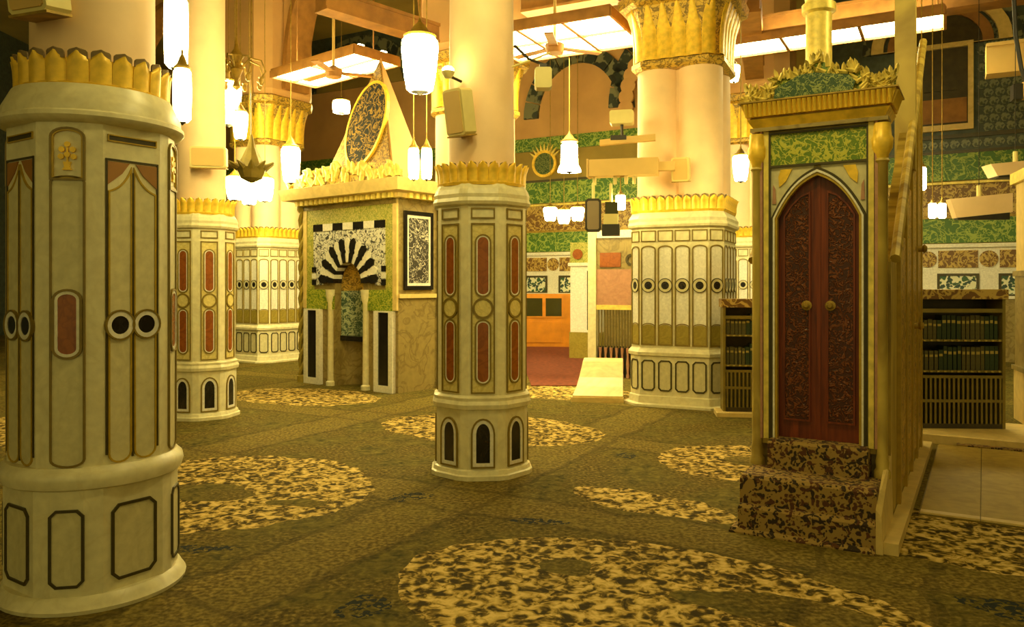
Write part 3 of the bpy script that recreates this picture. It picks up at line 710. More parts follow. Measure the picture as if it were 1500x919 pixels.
# ------------------------------------------------------------------ pulpit with carved doors
def minbar():
    t = thing('pulpit', 'gilded pulpit portal with carved red-brown doors and carpeted steps', 'pulpit', (1.803, 4.838, 0), R(-31))
    # carpeted steps
    def step(x0, x1, y0, y1, z0, z1):
        b = .02
        o = MB().loft([[(x0, y0, z0), (x1, y0, z0), (x1, y1, z0), (x0, y1, z0)], [(x0, y0, z1-b), (x1, y0, z1-b), (x1, y1, z1-b), (x0, y1, z1-b)],
                       [(x0+b*.4, y0+b, z1), (x1-b*.4, y0+b, z1), (x1-b*.4, y1, z1), (x0+b*.4, y1, z1)]]).build('step', 'step_carpet', t)
    step(-.46, .40, -.03, .12, 0, .03); step(-.41, .40, 0, .14, 0, .18); step(-.41, .40, .05, .40, .16, .36); step(-.30, .32, .33, .62, .3, .55)
    Y = .45                                              # front plane of the portal
    MB().box(-.43, .40, Y+.06, Y+.5, 0, .54).build('threshold', 'stone', t)
    # stone kerb up the side
    MB().add([(.40, 0, 0), (.44, 0, 0), (.44, .6, 0), (.40, .6, 0), (.40, 0, .26), (.43, 0, .22), (.43, .6, .50), (.40, .6, .50)], [(0,3,2,1),(4,5,6,7),(0,1,5,4),(1,2,6,5),(2,3,7,6),(3,0,4,7)]).build('side_kerb', 'stone_pale', t)
    MB().box(.435, .52, .02, 3.5, 0, .07).build('side_kerb', 'stone_pale', t)
    # portal frame
    hw, zs, za = .262, 2.04, 2.325
    op = parch(hw, .54, zs, za)
    outer = [(-.44, .54), (.44, .54), (.44, 2.66), (-.44, 2.66)]
    m = MB().plate([(-.415, .5), (-hw, .5)] + parch(hw, .54, zs, za)[2:][::-1] + [(hw, .5), (.415, .5), (.415, 2.66), (-.415, 2.66)], Y, Y+.10)
    m.build('portal_frame', 'side_gold', t)
    for d, w_, y, mt in ((.036, .014, .030, 'line_dark'), (.022, .012, .034, 'white'), (.010, .016, .026, 'gold_line')):
        p = parch(hw+d, .54, zs, za+d*1.35); pi = parch(hw+d-w_, .54, zs, za+(d-w_)*1.35)
        MB().ring(p, pi, Y-y, Y+.02).build('arch_moulding', mt, t)
    # door leaves
    for sg in (-1, 1):
        n = 12; top = [(sg*hw*(1-i/n), op[2+i][1]) for i in range(n+1)]
        pl = [(sg*.004, .55), (sg*hw, .55)] + [(max(.004, abs(x))*sg, z) for x, z in top]
        if sg < 0: pl = pl[::-1]
        d = MB().plate(pl, Y+.04, Y+.08).build('door_leaf', 'door', t)
        cp_ = [(sg*.062, .68), (sg*.215, .68), (sg*.215, 2.05), (sg*.17, 2.12), (sg*.11, 2.18), (sg*.062, 2.20)]
        if sg < 0: cp_ = cp_[::-1]
        MB().plate(cp_, Y+.030, Y+.05).build('carved_panel', 'door_carved', d)
        MB().ring(offs(cp_, .012), cp_, Y+.022, Y+.045).build('panel_moulding', 'door', d)
        hn = MB().lathe([(0, .030), (.008, .034), (.012, .02), (.02, .018), (.028, .022), (.04, .012)], 12)
        hn.xf(Matrix.Translation((sg*.075, Y+.03, 1.45)) @ Matrix.Rotation(R(90), 4, 'X')); hn.build('handle', 'gold_dark', d, True)
    MB().box(-.012, .012, Y+.034, Y+.06, .55, 2.318).build('meeting_stile', 'door', t)
    # spandrel corners and inscription panel
    for sg in (-1, 1):
        n = 12; cur = [(sg*(hw+.04)*(1-i/n), parch(hw+.04, .5, zs, za+.05)[2+i][1]) for i in range(n)]
        pl = cur + [(sg*.02, 2.385), (sg*.300, 2.385), (sg*.302, 2.05)]
        if sg < 0: pl = pl[::-1]
        MB().plate(pl, Y-.012, Y+.01).build('spandrel', 'marble_panel', t)
        lf = [(sg*.16, 2.37), (sg*.20, 2.29), (sg*.245, 2.25), (sg*.25, 2.32), (sg*.235, 2.37)]
        MB().plate(lf if sg < 0 else lf[::-1], Y-.022, Y).build('spandrel_leaf', 'gold', t)
        MB().plate([(sg*.265, 2.14), (sg*.29, 2.14), (sg*.285, 2.27), (sg*.27, 2.24)][::(1 if sg > 0 else -1)], Y-.02, Y).build('spandrel_leaf', 'pink', t)
        x0, x1 = sorted((sg*.300, sg*.312)); MB().box(x0, x1, Y-.03, Y, .54, 2.62).build('inner_moulding', 'line_dark', t)
        x0, x1 = sorted((sg*.312, sg*.345)); MB().box(x0, x1, Y-.035, Y, .54, 2.64).build('inner_moulding', 'gold_pale', t)
        x0, x1 = sorted((sg*.350, sg*.368)); MB().box(x0, x1, Y-.04, Y, .54, 2.64).build('inner_moulding', 'pink', t)
        # engaged column
        cx = sg*.392
        MB().lathe([(.36, .05), (.40, .05), (.42, .038), (.46, .042), (.5, .034), (2.36, .032), (2.38, .045), (2.40, .034)], 14, cx, Y-.02).build('engaged_column', 'side_gold', t, True)
        MB().lathe([(2.38, .034), (2.42, .04), (2.46, .062), (2.52, .066), (2.54, .056), (2.62, .05)], 14, cx, Y-.02).build('column_capital', 'gold', t, True)
    MB().box(-.300, .300, Y-.03, Y, 2.385, 2.40).build('panel_border', 'line_dark', t)
    MB().box(-.300, .300, Y-.018, Y, 2.40, 2.61).build('inscription_panel', 'green_script', t)
    MB().box(-.300, .300, Y-.03, Y, 2.61, 2.622).build('panel_border', 'line_dark', t)
    MB().box(-.43, .43, Y-.06, Y+.1, 2.635, 2.66).build('architrave', 'stone', t)
    # cornice: plain lower band, fluted upper band
    def tier(z0, z1, a, b, nm, mt):
        MB().loft([[(-.375-q, Y-.02-q, z), (.375+q, Y-.02-q, z), (.375+q, Y+.30, z), (-.375-q, Y+.30, z)] for z, q in ((z0, a), (z1, b))]).build(nm, mt, t)
    tier(2.66, 2.715, .035, .07, 'cornice_band', 'gold'); tier(2.715, 2.73, .05, .05, 'cornice_shadow_gap', 'gold_dark'); tier(2.73, 2.82, .075, .105, 'cornice', 'gold'); tier(2.82, 2.83, .12, .12, 'cornice_fillet', 'gold_dark')
    fm = MB().tube([(0, 0, .0), (0, -.028, .085)], [.011, .016], 8).mesh('flute', 'gold', True)
    for i in range(29): obj('flute', fm, t, (-.445+i*.89/28, Y-.098, 2.733))
    for i in range(8): obj('flute', fm, t, (.452, Y-.06+i*.037, 2.733), R(90))
    # crest of gilt foliage
    def ctop(x): return 2.97 + .15*max(0, 1-abs(x)/.36) + .025*math.cos(x*26)
    cx = [-.47+i*.94/30 for i in range(31)]
    MB().plate([(-.47, 2.825), (.47, 2.825)] + [(x, ctop(x)-.05) for x in cx[::-1]], Y-.02, Y).build('crest_panel', 'green_script', t)
    lm = leaf_mb(.024, .058, .008, .020, .005, 2, 4).mesh('crest_leaf', 'gold_pale', True); lm2 = leaf_mb(.022, .05, .008, .018, .005, 2, 4).mesh('crest_leaf', 'olive', True)
    for i in range(290):
        x = random.uniform(-.46, .46); z = random.uniform(2.83, ctop(x)-.06)
        if abs(x+.02) < .26 and z < 2.83 + .13: continue
        o = obj('crest_leaf', lm if random.random() < .68 else lm2, t, (x, Y-.03-random.random()*.02, z)); o.rotation_euler = (0, random.uniform(-1.4, 1.4), 0)
    for x in cx:
        o = obj('crest_leaf', lm, t, (x, Y-.02, ctop(x)-.065)); o.rotation_euler = (0, random.uniform(-.3, .3), 0); o.scale = (1.1, 1, random.uniform(.9, 1.5))
    MB().plate([(-.27, 2.835), (.22, 2.835), (.24, 2.90), (.20, 2.945), (.0, 2.985), (-.10, 2.985), (-.26, 2.91)], Y-.075, Y-.03).build('green_cartouche', 'green_cartouche', t)
    # flank: panelled side wall rising with the stair
    def zr(y): return 2.0 + (y-.9)*.745
    for sg in (-1, 1):
        x0, x1 = sorted((sg*.36, sg*.43))
        ys = [Y+.1, 3.3]
        m = MB().add([(x0, ys[0], 0), (x1, ys[0], 0), (x1, ys[1], 0), (x0, ys[1], 0), (x0, ys[0], zr(ys[0])), (x1, ys[0], zr(ys[0])), (x1, ys[1], zr(ys[1])), (x0, ys[1], zr(ys[1]))],
                     [(0,3,2,1),(4,5,6,7),(0,1,5,4),(1,2,6,5),(2,3,7,6),(3,0,4,7)])
        m.build('side_wall', 'side_gold', t)
        MB().tube([(sg*.455, ys[0]+.02, zr(ys[0])+.02), (sg*.455, ys[1], zr(ys[1])+.10)], .034, 8).build('handrail', 'side_gold', t, True)
        for y in (1.0, 1.55, 2.1, 2.65, 3.2):
            xa, xb = sorted((sg*.43, sg*.455)); MB().box(xa, xb, y-.04, y+.04, .06, zr(y)-.05).build('side_stile', 'gold_line', t)
        for y in (1.28, 1.83, 2.38, 2.93):
            xa, xb = sorted((sg*.43, sg*.445)); MB().box(xa, xb, y-.2, y+.2, .18, zr(y)-.35).build('side_panel', 'gold_relief', t)
        for y, z in ((2.2, 1.25), (2.65, 1.9)):
            kn = MB().lathe([(0, .03), (.03, .026), (.05, .04), (.07, .02)], 10); kn.xf(Matrix.Translation((sg*.455, y, z)) @ Matrix.Rotation(R(90*sg), 4, 'Y')); kn.build('side_knob', 'gold_dark', t, True)
        # canopy columns
        if sg > 0:
            MB().box(sg*.40-.075, sg*.40+.075, 2.0, 2.15, zr(2.0)-.3, 4.6).build('canopy_post', 'side_gold', t)
        else:
            MB().lathe([(zr(2.5)-.3, .12), (4.08, .115), (4.10, .15), (4.17, .15), (4.19, .12), (4.3, .13), (4.6, .2)], 18, sg*.36, 2.6).build('canopy_post', 'gold_pale', t, True)
    MB().box(-.55, .55, 1.9, 3.5, 4.6, 4.75).build('canopy', 'gold', t)
    for k in range(9): MB().box(-.355, .355, .6+k*.28, .6+k*.28+.32, .54, .56+k*.22).build('stair', 'step_carpet', t)
minbar()
# ------------------------------------------------------------------ marble paving beside the pulpit
MR = Matrix.Translation((1.803, 4.838, 0)) @ Matrix.Rotation(R(-31), 4, 'Z')
pav = struct(MB().box(.56, 6.0, 1.02, 3.70, 0, .012).build('floor_paving', 'line', None, False, (1.803, 4.838, 0), R(-31)))
pav.name = 'floor_marble'
for x0, x1 in ((.57, .925), (.931, 1.75), (1.756, 2.6), (2.606, 3.5), (3.506, 4.4), (4.406, 5.3)):
    MB().box(x0, x1, 1.10, 3.68, .006, .02).build('slab', 'tile_slab', pav)
    MB().box(x0, x1, 1.02, 1.095, .006, .024).build('border_slab', 'stone_pale', pav)
# low marble kerb under the bookcases and the dark step in front of it
kb = MB().loft([[(.2, 3.80, z), (5.4, 3.80, z), (5.4, 4.9, z), (.2, 4.9, z)] for z in (0, .085)] + [[(.21, 3.81, .095), (5.4, 3.81, .095), (5.4, 4.9, .095), (.21, 4.9, .095)]]).build('kerb', 'stone_pale', None, False, (1.803, 4.838, 0), R(-31))
tag(kb, 'pale honey marble kerb running under the right-hand bookcase', 'kerb')
rn = MB().box(.72, 5.2, 3.705, 3.795, 0, .03).build('runner', 'step_carpet', None, False, (1.803, 4.838, 0), R(-31))
tag(rn, 'narrow dark carpet strip along the foot of the marble kerb', 'carpet')
# ------------------------------------------------------------------ bookcases
def bookcase(label, x, y, rz, z0, W, H, shelves, zslat, nsl, D, grp, blabel):
    t = thing('bookcase', label, 'bookcase', (x, y, z0), rz)
    th = .03
    MB().box(-W/2+th, W/2-th, -.004, .02, .27, .30).build('slat_rail', 'slat', t)
    MB().box(-W/2+th, W/2-th, 0, .02, H-.16, H-.12).build('fascia', 'slat', t)
    MB().box(-W/2, -W/2+th, 0, D, 0, H).build('side_panel', 'slat', t); MB().box(W/2-th, W/2, 0, D, 0, H).build('side_panel', 'slat', t)
    MB().box(-W/2+th, W/2-th, D-.02, D, 0, H).build('back_panel', 'wood_dark', t)
    MB().box(-W/2-.02, W/2+.02, -.02, D, H-.02, H+.08).build('top_frieze', 'brown_script', t)
    MB().box(-W/2+th, W/2-th, 0, D-.02, .0, .05).build('bottom_rail', 'wood_dark', t)
    MB().box(-W/2+th, W/2-th, .0, .02, zslat-.03, zslat).build('slat_rail', 'slat', t)
    sm = MB().box(-.010, .010, 0, .018, .05, zslat-.03).mesh('slat', 'slat')
    for i in range(nsl): obj('slat', sm, t, (-W/2+th+.02+i*(W-2*th-.04)/(nsl-1), 0, 0))
    MB().box(-W/2+th, W/2-th, .03, .04, .05, zslat-.03).build('slat_backing', 'glass_dark', t)
    for z in shelves:
        s_ = MB().box(-W/2+th, W/2-th, .01, D-.02, z-.02, z).build('shelf', 'slat', t)
        nd = int(W/.07)
        km = MB().box(-.012, .012, -.004, .012, -.018, -.002).mesh('shelf_stud', 'page')
        for i in range(nd): obj('shelf_stud', km, s_, (-W/2+.06+i*(W-.12)/(nd-1), 0, z))
    mw = Matrix.Translation((x, y, z0)) @ Matrix.Rotation(rz, 4, 'Z')
    for z in shelves:
        cx = -W/2+th+.01; i = 0
        while cx < W/2-th-.05:
            bw = random.uniform(.038, .052); bh = random.choice((.24, .25)) if (i//6) % 3 else random.choice((.20, .21))
            bl_ = '%s %s book on the %s shelf of the bookcase %s' % ('taller' if bh > .22 else 'shorter', 'dark green' if (i//5) % 2 else 'olive', 'lower' if z == shelves[0] else 'upper', blabel)
            bk = thing('book', bl_, 'book', (0, 0, 0), rz, grp); bk.location = mw @ Vector((cx+bw/2, .05, z))
            key = (round(bw, 2), round(bh, 2), (i//5) % 2)
            if key not in BK:
                kw, kh = key[0]-.006, key[1]
                BK[key] = (MB().box(-kw/2, kw/2, 0, .15, 0, kh).mesh('cover', 'book_a' if key[2] else 'book_b'), MB().box(-kw/2*.8, kw/2*.8, -.002, .001, kh*.68, kh*.8).mesh('spine_label', 'page'))
            obj('cover', BK[key][0], bk); obj('spine_label', BK[key][1], bk)
            cx += bw+.002; i += 1
    return t
BK = {}
bookcase('dark slatted bookcase with two book shelves, on the marble kerb right of the pulpit', 4.62, 8.12, R(-3), .095, .94, 1.36, (.60, .92), .55, 19, .34, 'books in the bookcase right of the pulpit', 'right of the pulpit')
bookcase('dark slatted bookcase between the dotted pier and the pulpit', 3.0, 9.36, R(-8), .06, .94, 1.27, (.56, .92), .50, 19, .26, 'books in the bookcase beside the dotted pier', 'beside the dotted pier')
kb2 = MB().loft([[(-.55, -.06, z), (.55, -.06, z), (.55, .27, z), (-.55, .27, z)] for z in (0, .05)] + [[(-.54, -.05, .06), (.54, -.05, .06), (.54, .27, .06), (-.54, .27, .06)]]).build('plinth_slab', 'stone_pale', None, False, (3.0, 9.36, 0), R(-8))
tag(kb2, 'pale marble slab under the bookcase beside the dotted pier', 'slab')
# marble pier at the right edge
ep = thing('marble_pier', 'plain brown marble pier right of the slatted bookcase', 'pier', (5.80, 8.3, .095), R(-20))
MB().box(-.35, .35, -.35, .35, 0, .55).build('base', 'stone_pale', ep); MB().box(-.37, .37, -.37, .37, .55, .60).build('moulding', 'stone', ep)
MB().box(-.34, .34, -.34, .34, .60, 1.58).build('shaft', 'stone', ep); MB().box(-.36, .36, -.36, .36, 1.58, 1.64).build('moulding', 'stone', ep)
MB().box(-.33, .33, -.33, .33, 1.64, 2.6).build('upper_shaft', 'stone_pale', ep); MB().box(-.38, .38, -.38, .38, 2.6, 2.72).build('cap', 'gold_pale', ep)
MB().box(-.24, .24, -.36, -.33, .08, .47).build('base_panel', 'stone', ep)
# ------------------------------------------------------------------ things of the middle distance
# pale marble ramp block
rp = thing('marble_ramp', 'pale honey marble flared stair block in front of the grille gate', 'ramp', (1.15, 10.5, 0), R(-8))
prof = [(0, 0), (0, .09), (.06, .12), (.2, .19), (.34, .30), (.46, .43), (.52, .50), (.62, .52), (.85, .52), (.85, 0)]
MB().loft([[((x if x > 0 else x*(1-.35*min(1, y/.55))), y, z) for y, z in prof] for x in (-.34, .33)]).build('block', 'stone_pale', rp)
MB().box(-.36, .34, -.02, .06, 0, .07).build('foot', 'stone_pale', rp)
# grille gate behind the ramp
gt = thing('grille_gate', 'bronze grille gate with pink marble panels behind the marble ramp', 'gate', (1.78, 13.2, .012), R(-22))
MB().box(-.5, -.36, -.08, .08, .0, 2.55).build('post', 'marble', gt); MB().box(.40, .54, -.08, .08, 0, 2.55).build('post', 'marble', gt)
MB().box(-.36, .40, -.05, .05, 2.35, 2.48).build('lintel', 'white', gt); MB().box(-.36, .40, -.04, .04, 1.14, 1.22).build('rail', 'gold_pale', gt)
MB().box(-.36, .40, -.03, .03, 1.22, 1.82).build('pink_panel', 'pink', gt); MB().box(-.36, .40, -.025, .025, 1.82, 2.35).build('upper_panel', 'stone', gt)
MB().box(-.30, .06, -.045, -.02, 1.86, 2.1).build('red_plaque', 'red', gt); MB().ring(circ(.24, 1.98, .1), circ(.24, 1.98, .06), -.05, -.02).build('ring_ornament', 'line_dark', gt)
bm_ = MB().box(-.011, .011, -.011, .011, .5, 1.15).mesh('bar', 'gridiron')
for i in range(15): obj('bar', bm_, gt, (-.33+i*.05, 0, 0))
bl = MB().lathe([(0, .03), (.04, .03), (.08, .018), (.22, .03), (.36, .018), (.46, .028), (.5, .03)], 10).mesh('baluster', 'pink', True)
for i in range(8): obj('baluster', bl, gt, (-.30+i*.095, -.02, 0))
MB().box(-.36, .40, .03, .05, 0, .52).build('backing', 'dark', gt)
# small white and black marble pier left of the gate
dp = thing('marble_pilaster', 'white marble pilaster with a tall black slab beside the grille gate', 'pilaster', (1.55, 16.6, .012), R(-24))
MB().box(-.34, .34, -.06, .3, 0, .55).build('base', 'olive', dp); MB().box(-.32, .32, -.04, .3, .55, 1.95).build('shaft', 'white', dp)
MB().box(.06, .22, -.06, -.03, .6, 1.85).build('black_slab', 'black', dp); MB().box(-.36, .36, -.08, .3, 1.95, 2.02).build('moulding', 'white', dp)
MB().box(-.32, .32, -.05, .3, 2.02, 2.45).build('head', 'gold_mosaic', dp); MB().plate(circ(-.15, 2.2, .11), -.08, -.05).build('roundel', 'red', dp)
# orange cabinet by the far wall
cb = thing('cabinet', 'orange varnished cabinet with glazed upper doors by the far wall', 'cabinet', (.88, 19.6, .012), R(-6))
MB().box(-.62, .62, .02, .4, 0, .72).build('body', 'wood_orange', cb); MB().box(-.66, .66, 0, .42, 1.25, 1.32).build('top', 'wood_orange', cb)
MB().box(-.62, -.56, .02, .4, .72, 1.25).build('side_panel', 'wood_orange', cb); MB().box(.40, .62, .02, .4, .72, 1.25).build('side_panel', 'wood_orange', cb)
MB().box(-.56, .40, .36, .4, .72, 1.25).build('back_panel', 'wood_dark', cb); MB().box(-.56, .40, .04, .36, .97, .99).build('shelf', 'slat', cb)
for x in (-.56, -.08):
    d_ = MB().ring(rect(x, x+.48, .72, 1.25), rect(x+.04, x+.44, .76, 1.21), 0, .03).build('door', 'wood_orange', cb); MB().box(x+.04, x+.44, .012, .018, .76, 1.21).build('pane', 'glass_dark', d_)
MB().box(-.56, .36, .0, .02, .1, .62).build('lower_panel', 'wood_orange', cb)
# red carpet area
rc = MB().add([(.30, 12.2, 0), (1.15, 12.2, 0), (2.3, 20.0, 0), (.1, 20.6, 0), (.30, 12.2, .012), (1.15, 12.2, .012), (2.3, 20.0, .012), (.1, 20.6, .012)], [(0,3,2,1),(4,5,6,7),(0,1,5,4),(1,2,6,5),(2,3,7,6),(3,0,4,7)]).build('carpet', 'redcarpet')
tag(rc, 'dark red carpet in front of the orange cabinet', 'carpet')
# ------------------------------------------------------------------ overhead: tie beams, light trays, arches
def beam(name, p0, p1, w_, h, mat, label, cat='beam', group=None):
    p0, p1 = Vector(p0), Vector(p1); d = p1-p0; L = d.length; a = math.atan2(d.y, d.x)
    t = thing(name, label, cat, p0, a, group)
    MB().box(0, L, -w_/2, w_/2, .03, h-.03).build('web', mat, t); MB().box(0, L, -w_/2-.03, w_/2+.03, h-.05, h).build('top_flange', mat, t); MB().box(0, L, -w_/2-.02, w_/2+.02, 0, .04).build('bottom_flange', mat, t)
    return t
def light_tray(cx, cy, z, L, W, rz, nx, ny, label):
    t = thing('light_tray', label, 'ceiling light', (cx, cy, z), rz)
    MB().box(-L/2, L/2, -W/2, W/2, .10, .16).build('housing', 'beam', t)
    for y in (-W/2, W/2): MB().box(-L/2, L/2, y-.02, y+.02, 0, .12).build('frame_rail', 'beam', t)
    for x in (-L/2, L/2): MB().box(x-.02, x+.02, -W/2, W/2, 0, .12).build('frame_rail', 'beam', t)
    for i in range(1, nx): MB().box(-L/2+i*L/nx-.025, -L/2+i*L/nx+.025, -W/2, W/2, .0, .1).build('mullion', 'beam', t)
    for j in range(1, ny): MB().box(-L/2, L/2, -W/2+j*W/ny-.012, -W/2+j*W/ny+.012, .01, .1).build('mullion', 'beam', t)
    for i in range(nx):
        for j in range(ny):
            MB().box(-L/2+i*L/nx+.03, -L/2+(i+1)*L/nx-.03, -W/2+j*W/ny+.02, -W/2+(j+1)*W/ny-.02, .04, .07).build('diffuser', 'tray', t)
    for j in range(ny): MB().box(-L/2+.1, L/2-.1, -W/2+(j+.5)*W/ny-.05, -W/2+(j+.5)*W/ny+.05, .17, .22).build('added_uplight', 'tray', t)  # glow strips added on the tray top to brighten the dark ceiling
    for x in (-L/2+.1, L/2-.1): MB().tube([(x, 0, .16), (x, 0, 9.3-z)], .012, 6).build('hanger', 'beam', t)
    return t
light_tray(.72, 11.7, 5.2, 2.1, 1.5, R(-27), 3, 2, 'wide fluorescent ceiling tray between the octagonal column and the dotted pier')
light_tray(-3.05, 13.4, 5.2, 2.3, .95, R(-40), 2, 2, 'fluorescent ceiling tray above the striped-arch prayer niche')
light_tray(4.9, 12.4, 5.45, 3.4, .8, R(-29), 3, 1, 'fluorescent ceiling tray behind the pulpit canopy post')
beam('tie_beam', (-2.68, 11.0, 5.42), (-1.25, 12.55, 5.46), .26, .30, 'beam', 'brown painted tie beam above the pyramidal niche hood')
beam('tie_beam', (3.45, 11.45, 5.55), (4.7, 15.2, 5.55), .30, .30, 'beam', 'brown tie beam running back from the dotted pier capital')
beam('tie_beam', (3.3, 13.9, 5.75), (9.2, 10.6, 5.75), .35, .35, 'beam', 'long brown tie beam over the tray behind the pulpit')
beam('tie_beam', (.2, 11.75, 5.6), (1.5, 11.1, 5.6), .3, .3, 'beam', 'brown tie beam crossing to the dotted pier capital over the wide tray')
# pink arch springing from the far left pier
def arch_wall(name, label, p0, p1, zs, zt, th, rise, mat='ashlar', tilt=0):
    zt = 9.28
    p0, p1 = Vector((*p0, 0)), Vector((*p1, 0)); d = p1-p0; L = d.length
    t = thing(name, label, 'arch', p0, math.atan2(d.y, d.x))
    n = 20; pts = [(L/2-L/2*math.cos(math.pi*i/n), zs+rise*math.sin(math.pi*i/n)**.8) for i in range(n+1)]
    MB().plate([(0, zt)] + pts + [(L, zt)], -th/2, th/2).build('spandrel_wall', mat, t)
    ins = [(.14 + (L-.28)*i/n, 0) for i in range(n+1)]
    po = pts; pi = [(L/2 - (L/2-.12)*math.cos(math.pi*i/n), zs + (rise-.12)*math.sin(math.pi*i/n)**.8) for i in range(n+1)]
    MB().plate(po + pi[::-1], -th/2-.05, th/2+.05).build('arch_rib', 'beam', t)
arch_wall('arch', 'pink plaster arch springing from the gilt capital left of the prayer niche', (-4.45, 16.01), (-1.31, 13.79), 5.5, 9.3, .5, 2.9)
arch_wall('arch', 'pink plaster arch springing left from the far dotted pier', (-9.5, 19.4), (-5.84, 16.98), 5.5, 9.3, .5, 2.6)
# tan beam box and hung equipment left of the dotted pier
tb = thing('bracket_beam', 'tan boxed bracket beam fixed to the side of the dotted pier', 'bracket', (1.42, 9.9, 2.95), R(-14))
MB().box(-.45, .42, -.1, .12, 0, .21).build('box', 'beam_light', tb); MB().box(-.47, -.45, -.11, .13, -.01, .22).build('end_cap', 'beam_light', tb); MB().box(.40, .62, -.05, .05, .05, .16).build('arm', 'beam_light', tb)
for x in (-.38, -.12, .02, .12): MB().lathe([(-.1, .022), (0, .026)], 10, x, 0).build('hanger_stub', 'box', tb)
ds = thing('display_screen', 'grey display with dark rounded frame hanging from the tan bracket beam', 'screen', (1.03, 9.95, 2.25), R(-10))
MB().plate(rect(-.10, .10, 0, .42, .03), -.03, .03).build('frame', 'dark', ds); MB().plate(rect(-.075, .075, .03, .39, .015), -.036, -.03).build('panel', 'screen', ds)
MB().tube([(0, 0, .42), (0, 0, .62)], .02, 8).build('stem', 'box', ds)
cbx = thing('control_box', 'cream and black equipment box beside the hanging grey display', 'box', (1.25, 9.92, 2.2), R(-10))
MB().box(-.09, .09, -.08, .08, .14, .27).build('casing', 'box', cbx); MB().box(-.11, .11, -.09, .09, .0, .14).build('base', 'dark', cbx); MB().box(-.07, .09, -.07, .07, .27, .42).build('upper_casing', 'glass_dark', cbx); MB().tube([(0, 0, .42), (0, 0, .66)], .02, 8).build('stem', 'box', cbx)
# speaker boxes
def speaker(label, loc, rz, tilt, w_, h, d=.14):
    t = thing('speaker', label, 'speaker', loc, rz); t.rotation_euler = (R(tilt), 0, rz)
    f = .02
    MB().plate(rect(-w_/2, w_/2, -h/2, h/2, f), 0, d).build('cabinet', 'box', t); MB().plate(rect(-w_/2+.02, w_/2-.02, -h/2+.02, h/2-.02, f*.6), -.008, 0).build('grille', 'beam_light', t)
    MB().box(-.03, .03, d, d+.10, -.05, .05).build('bracket', 'box', t); MB().box(-w_/2, w_/2, -.004, d, -h/2-.012, -h/2).build('bottom_rim', 'gold_dark', t)
speaker('cream wedge speaker tilted on the octagonal column with the tall red inlays', (-.47, 6.34, 2.98), R(-38), 10, .20, .37)
speaker('cream speaker low between the clustered shafts of the dotted pier', (2.11, 9.86, 3.03), R(-22), 8, .22, .30)
speaker('cream speaker on the octagonal column beside the wide near pier', (-3.52, 9.08, 3.06), R(10), 4, .40, .24)
speaker('cream speaker high on the plain shaft of the wide near pier', (-2.33, 3.76, 2.985), R(-20), 8, .25, .17)
# adjustable lamp arm on the octagonal column
am = thing('bracket_lamp', 'small yellow box lamp on an arm from the octagonal column', 'lamp', (.02, 6.60, 3.5))
MB().tube([(0, 0, .1), (.12, -.02, -.02), (.30, -.03, -.09)], .012, 8).build('arm', 'dark', am, True); MB().tube([(-.02, 0, -.08), (.14, -.02, -.03), (.30, -.03, .03)], .009, 8).build('stay', 'box', am)
MB().plate(rect(.17, .31, -.28, -.11, .015), -.11, .02).build('lamp_box', 'box', am); MB().box(.21, .27, -.07, -.01, -.11, -.07).build('clamp', 'dark', am)
sb = thing('projector', 'beige boxy projector on a forked arm left of the dotted pier capital', 'projector', (1.40, 10.0, 3.62), R(-12))
MB().plate(rect(-.15, .15, 0, .17, .02), -.1, .1).build('casing', 'box', sb); MB().tube([(0, 0, -.16), (0, 0, 0)], .02, 8).build('stem', 'dark', sb)
MB().plate([(-.28, -.26), (.02, -.24), (.42, -.22), (.42, -.14), (.02, -.16), (-.28, -.19)], -.04, .04).build('arm', 'beam_light', sb); MB().box(-.14, .06, -.05, .05, -.2, -.14).build('clamp', 'dark', sb)
# cream baffles and boxes at the right
def panelbox(name, label, loc, rz, w_, h, d, cat, skew=0):
    t = thing(name, label, cat, loc, rz)
    MB().plate([(-w_/2, h/2-skew), (-w_/2+.08, -h/2-skew), (w_/2, -h/2+skew), (w_/2, h/2+skew)], 0, d).build('casing', 'shaft', t); MB().box(-w_/2+.1, w_/2-.03, .01, d-.01, -h/2-skew-.02, -h/2+skew).build('underside', 'dark', t)
    MB().tube([(0, d/2, h/2-.02), (0, d/2, h/2+.14)], .03, 8).build('stem', 'box', t); MB().tube([(0, d/2, h/2+.1), (0, d/2, 9.3-loc[2])], .005, 6).build('rod', 'dark', t)
    return t
panelbox('baffle_panel', 'pale skewed baffle panel hanging above the slatted bookcase', (5.92, 9.9, 2.58), R(-4), .76, .24, .12, 'panel', .035)
panelbox('baffle_panel', 'pale baffle panel hanging higher beside the hall end pier', (6.35, 9.8, 3.05), R(-6), .7, .15, .25, 'panel', .03)
bb_ = beam('boxed_beam', (7.0, 11.6, 4.65), (9.6, 10.2, 4.65), .3, .45, 'beam_light', 'tan boxed beam at the end of the fluorescent tray behind the pulpit')
bc_ = thing('junction_box', 'tan box with dark side bracket below the boxed beam', 'box', (7.5, 11.2, 4.25), R(-20))
MB().box(-.2, .6, -.12, .12, 0, .22).build('casing', 'beam_light', bc_); MB().box(-.32, -.2, -.1, .1, -.02, .2).build('side_bracket', 'dark', bc_); MB().tube([(.1, 0, .22), (.1, 0, .40)], .04, 8).build('stem', 'beam_light', bc_)
cab = MB().tube([(5.3, 8.6, 5.2), (5.5, 8.6, 4.7), (5.52, 8.6, 4.3), (5.58, 8.6, 3.95), (5.7, 8.6, 3.6), (5.85, 8.6, 3.42), (6.1, 8.6, 3.35)], .022, 8).build('cable', 'cable')
tag(cab, 'thick black cable looping down past the tan boxed beam', 'cable')
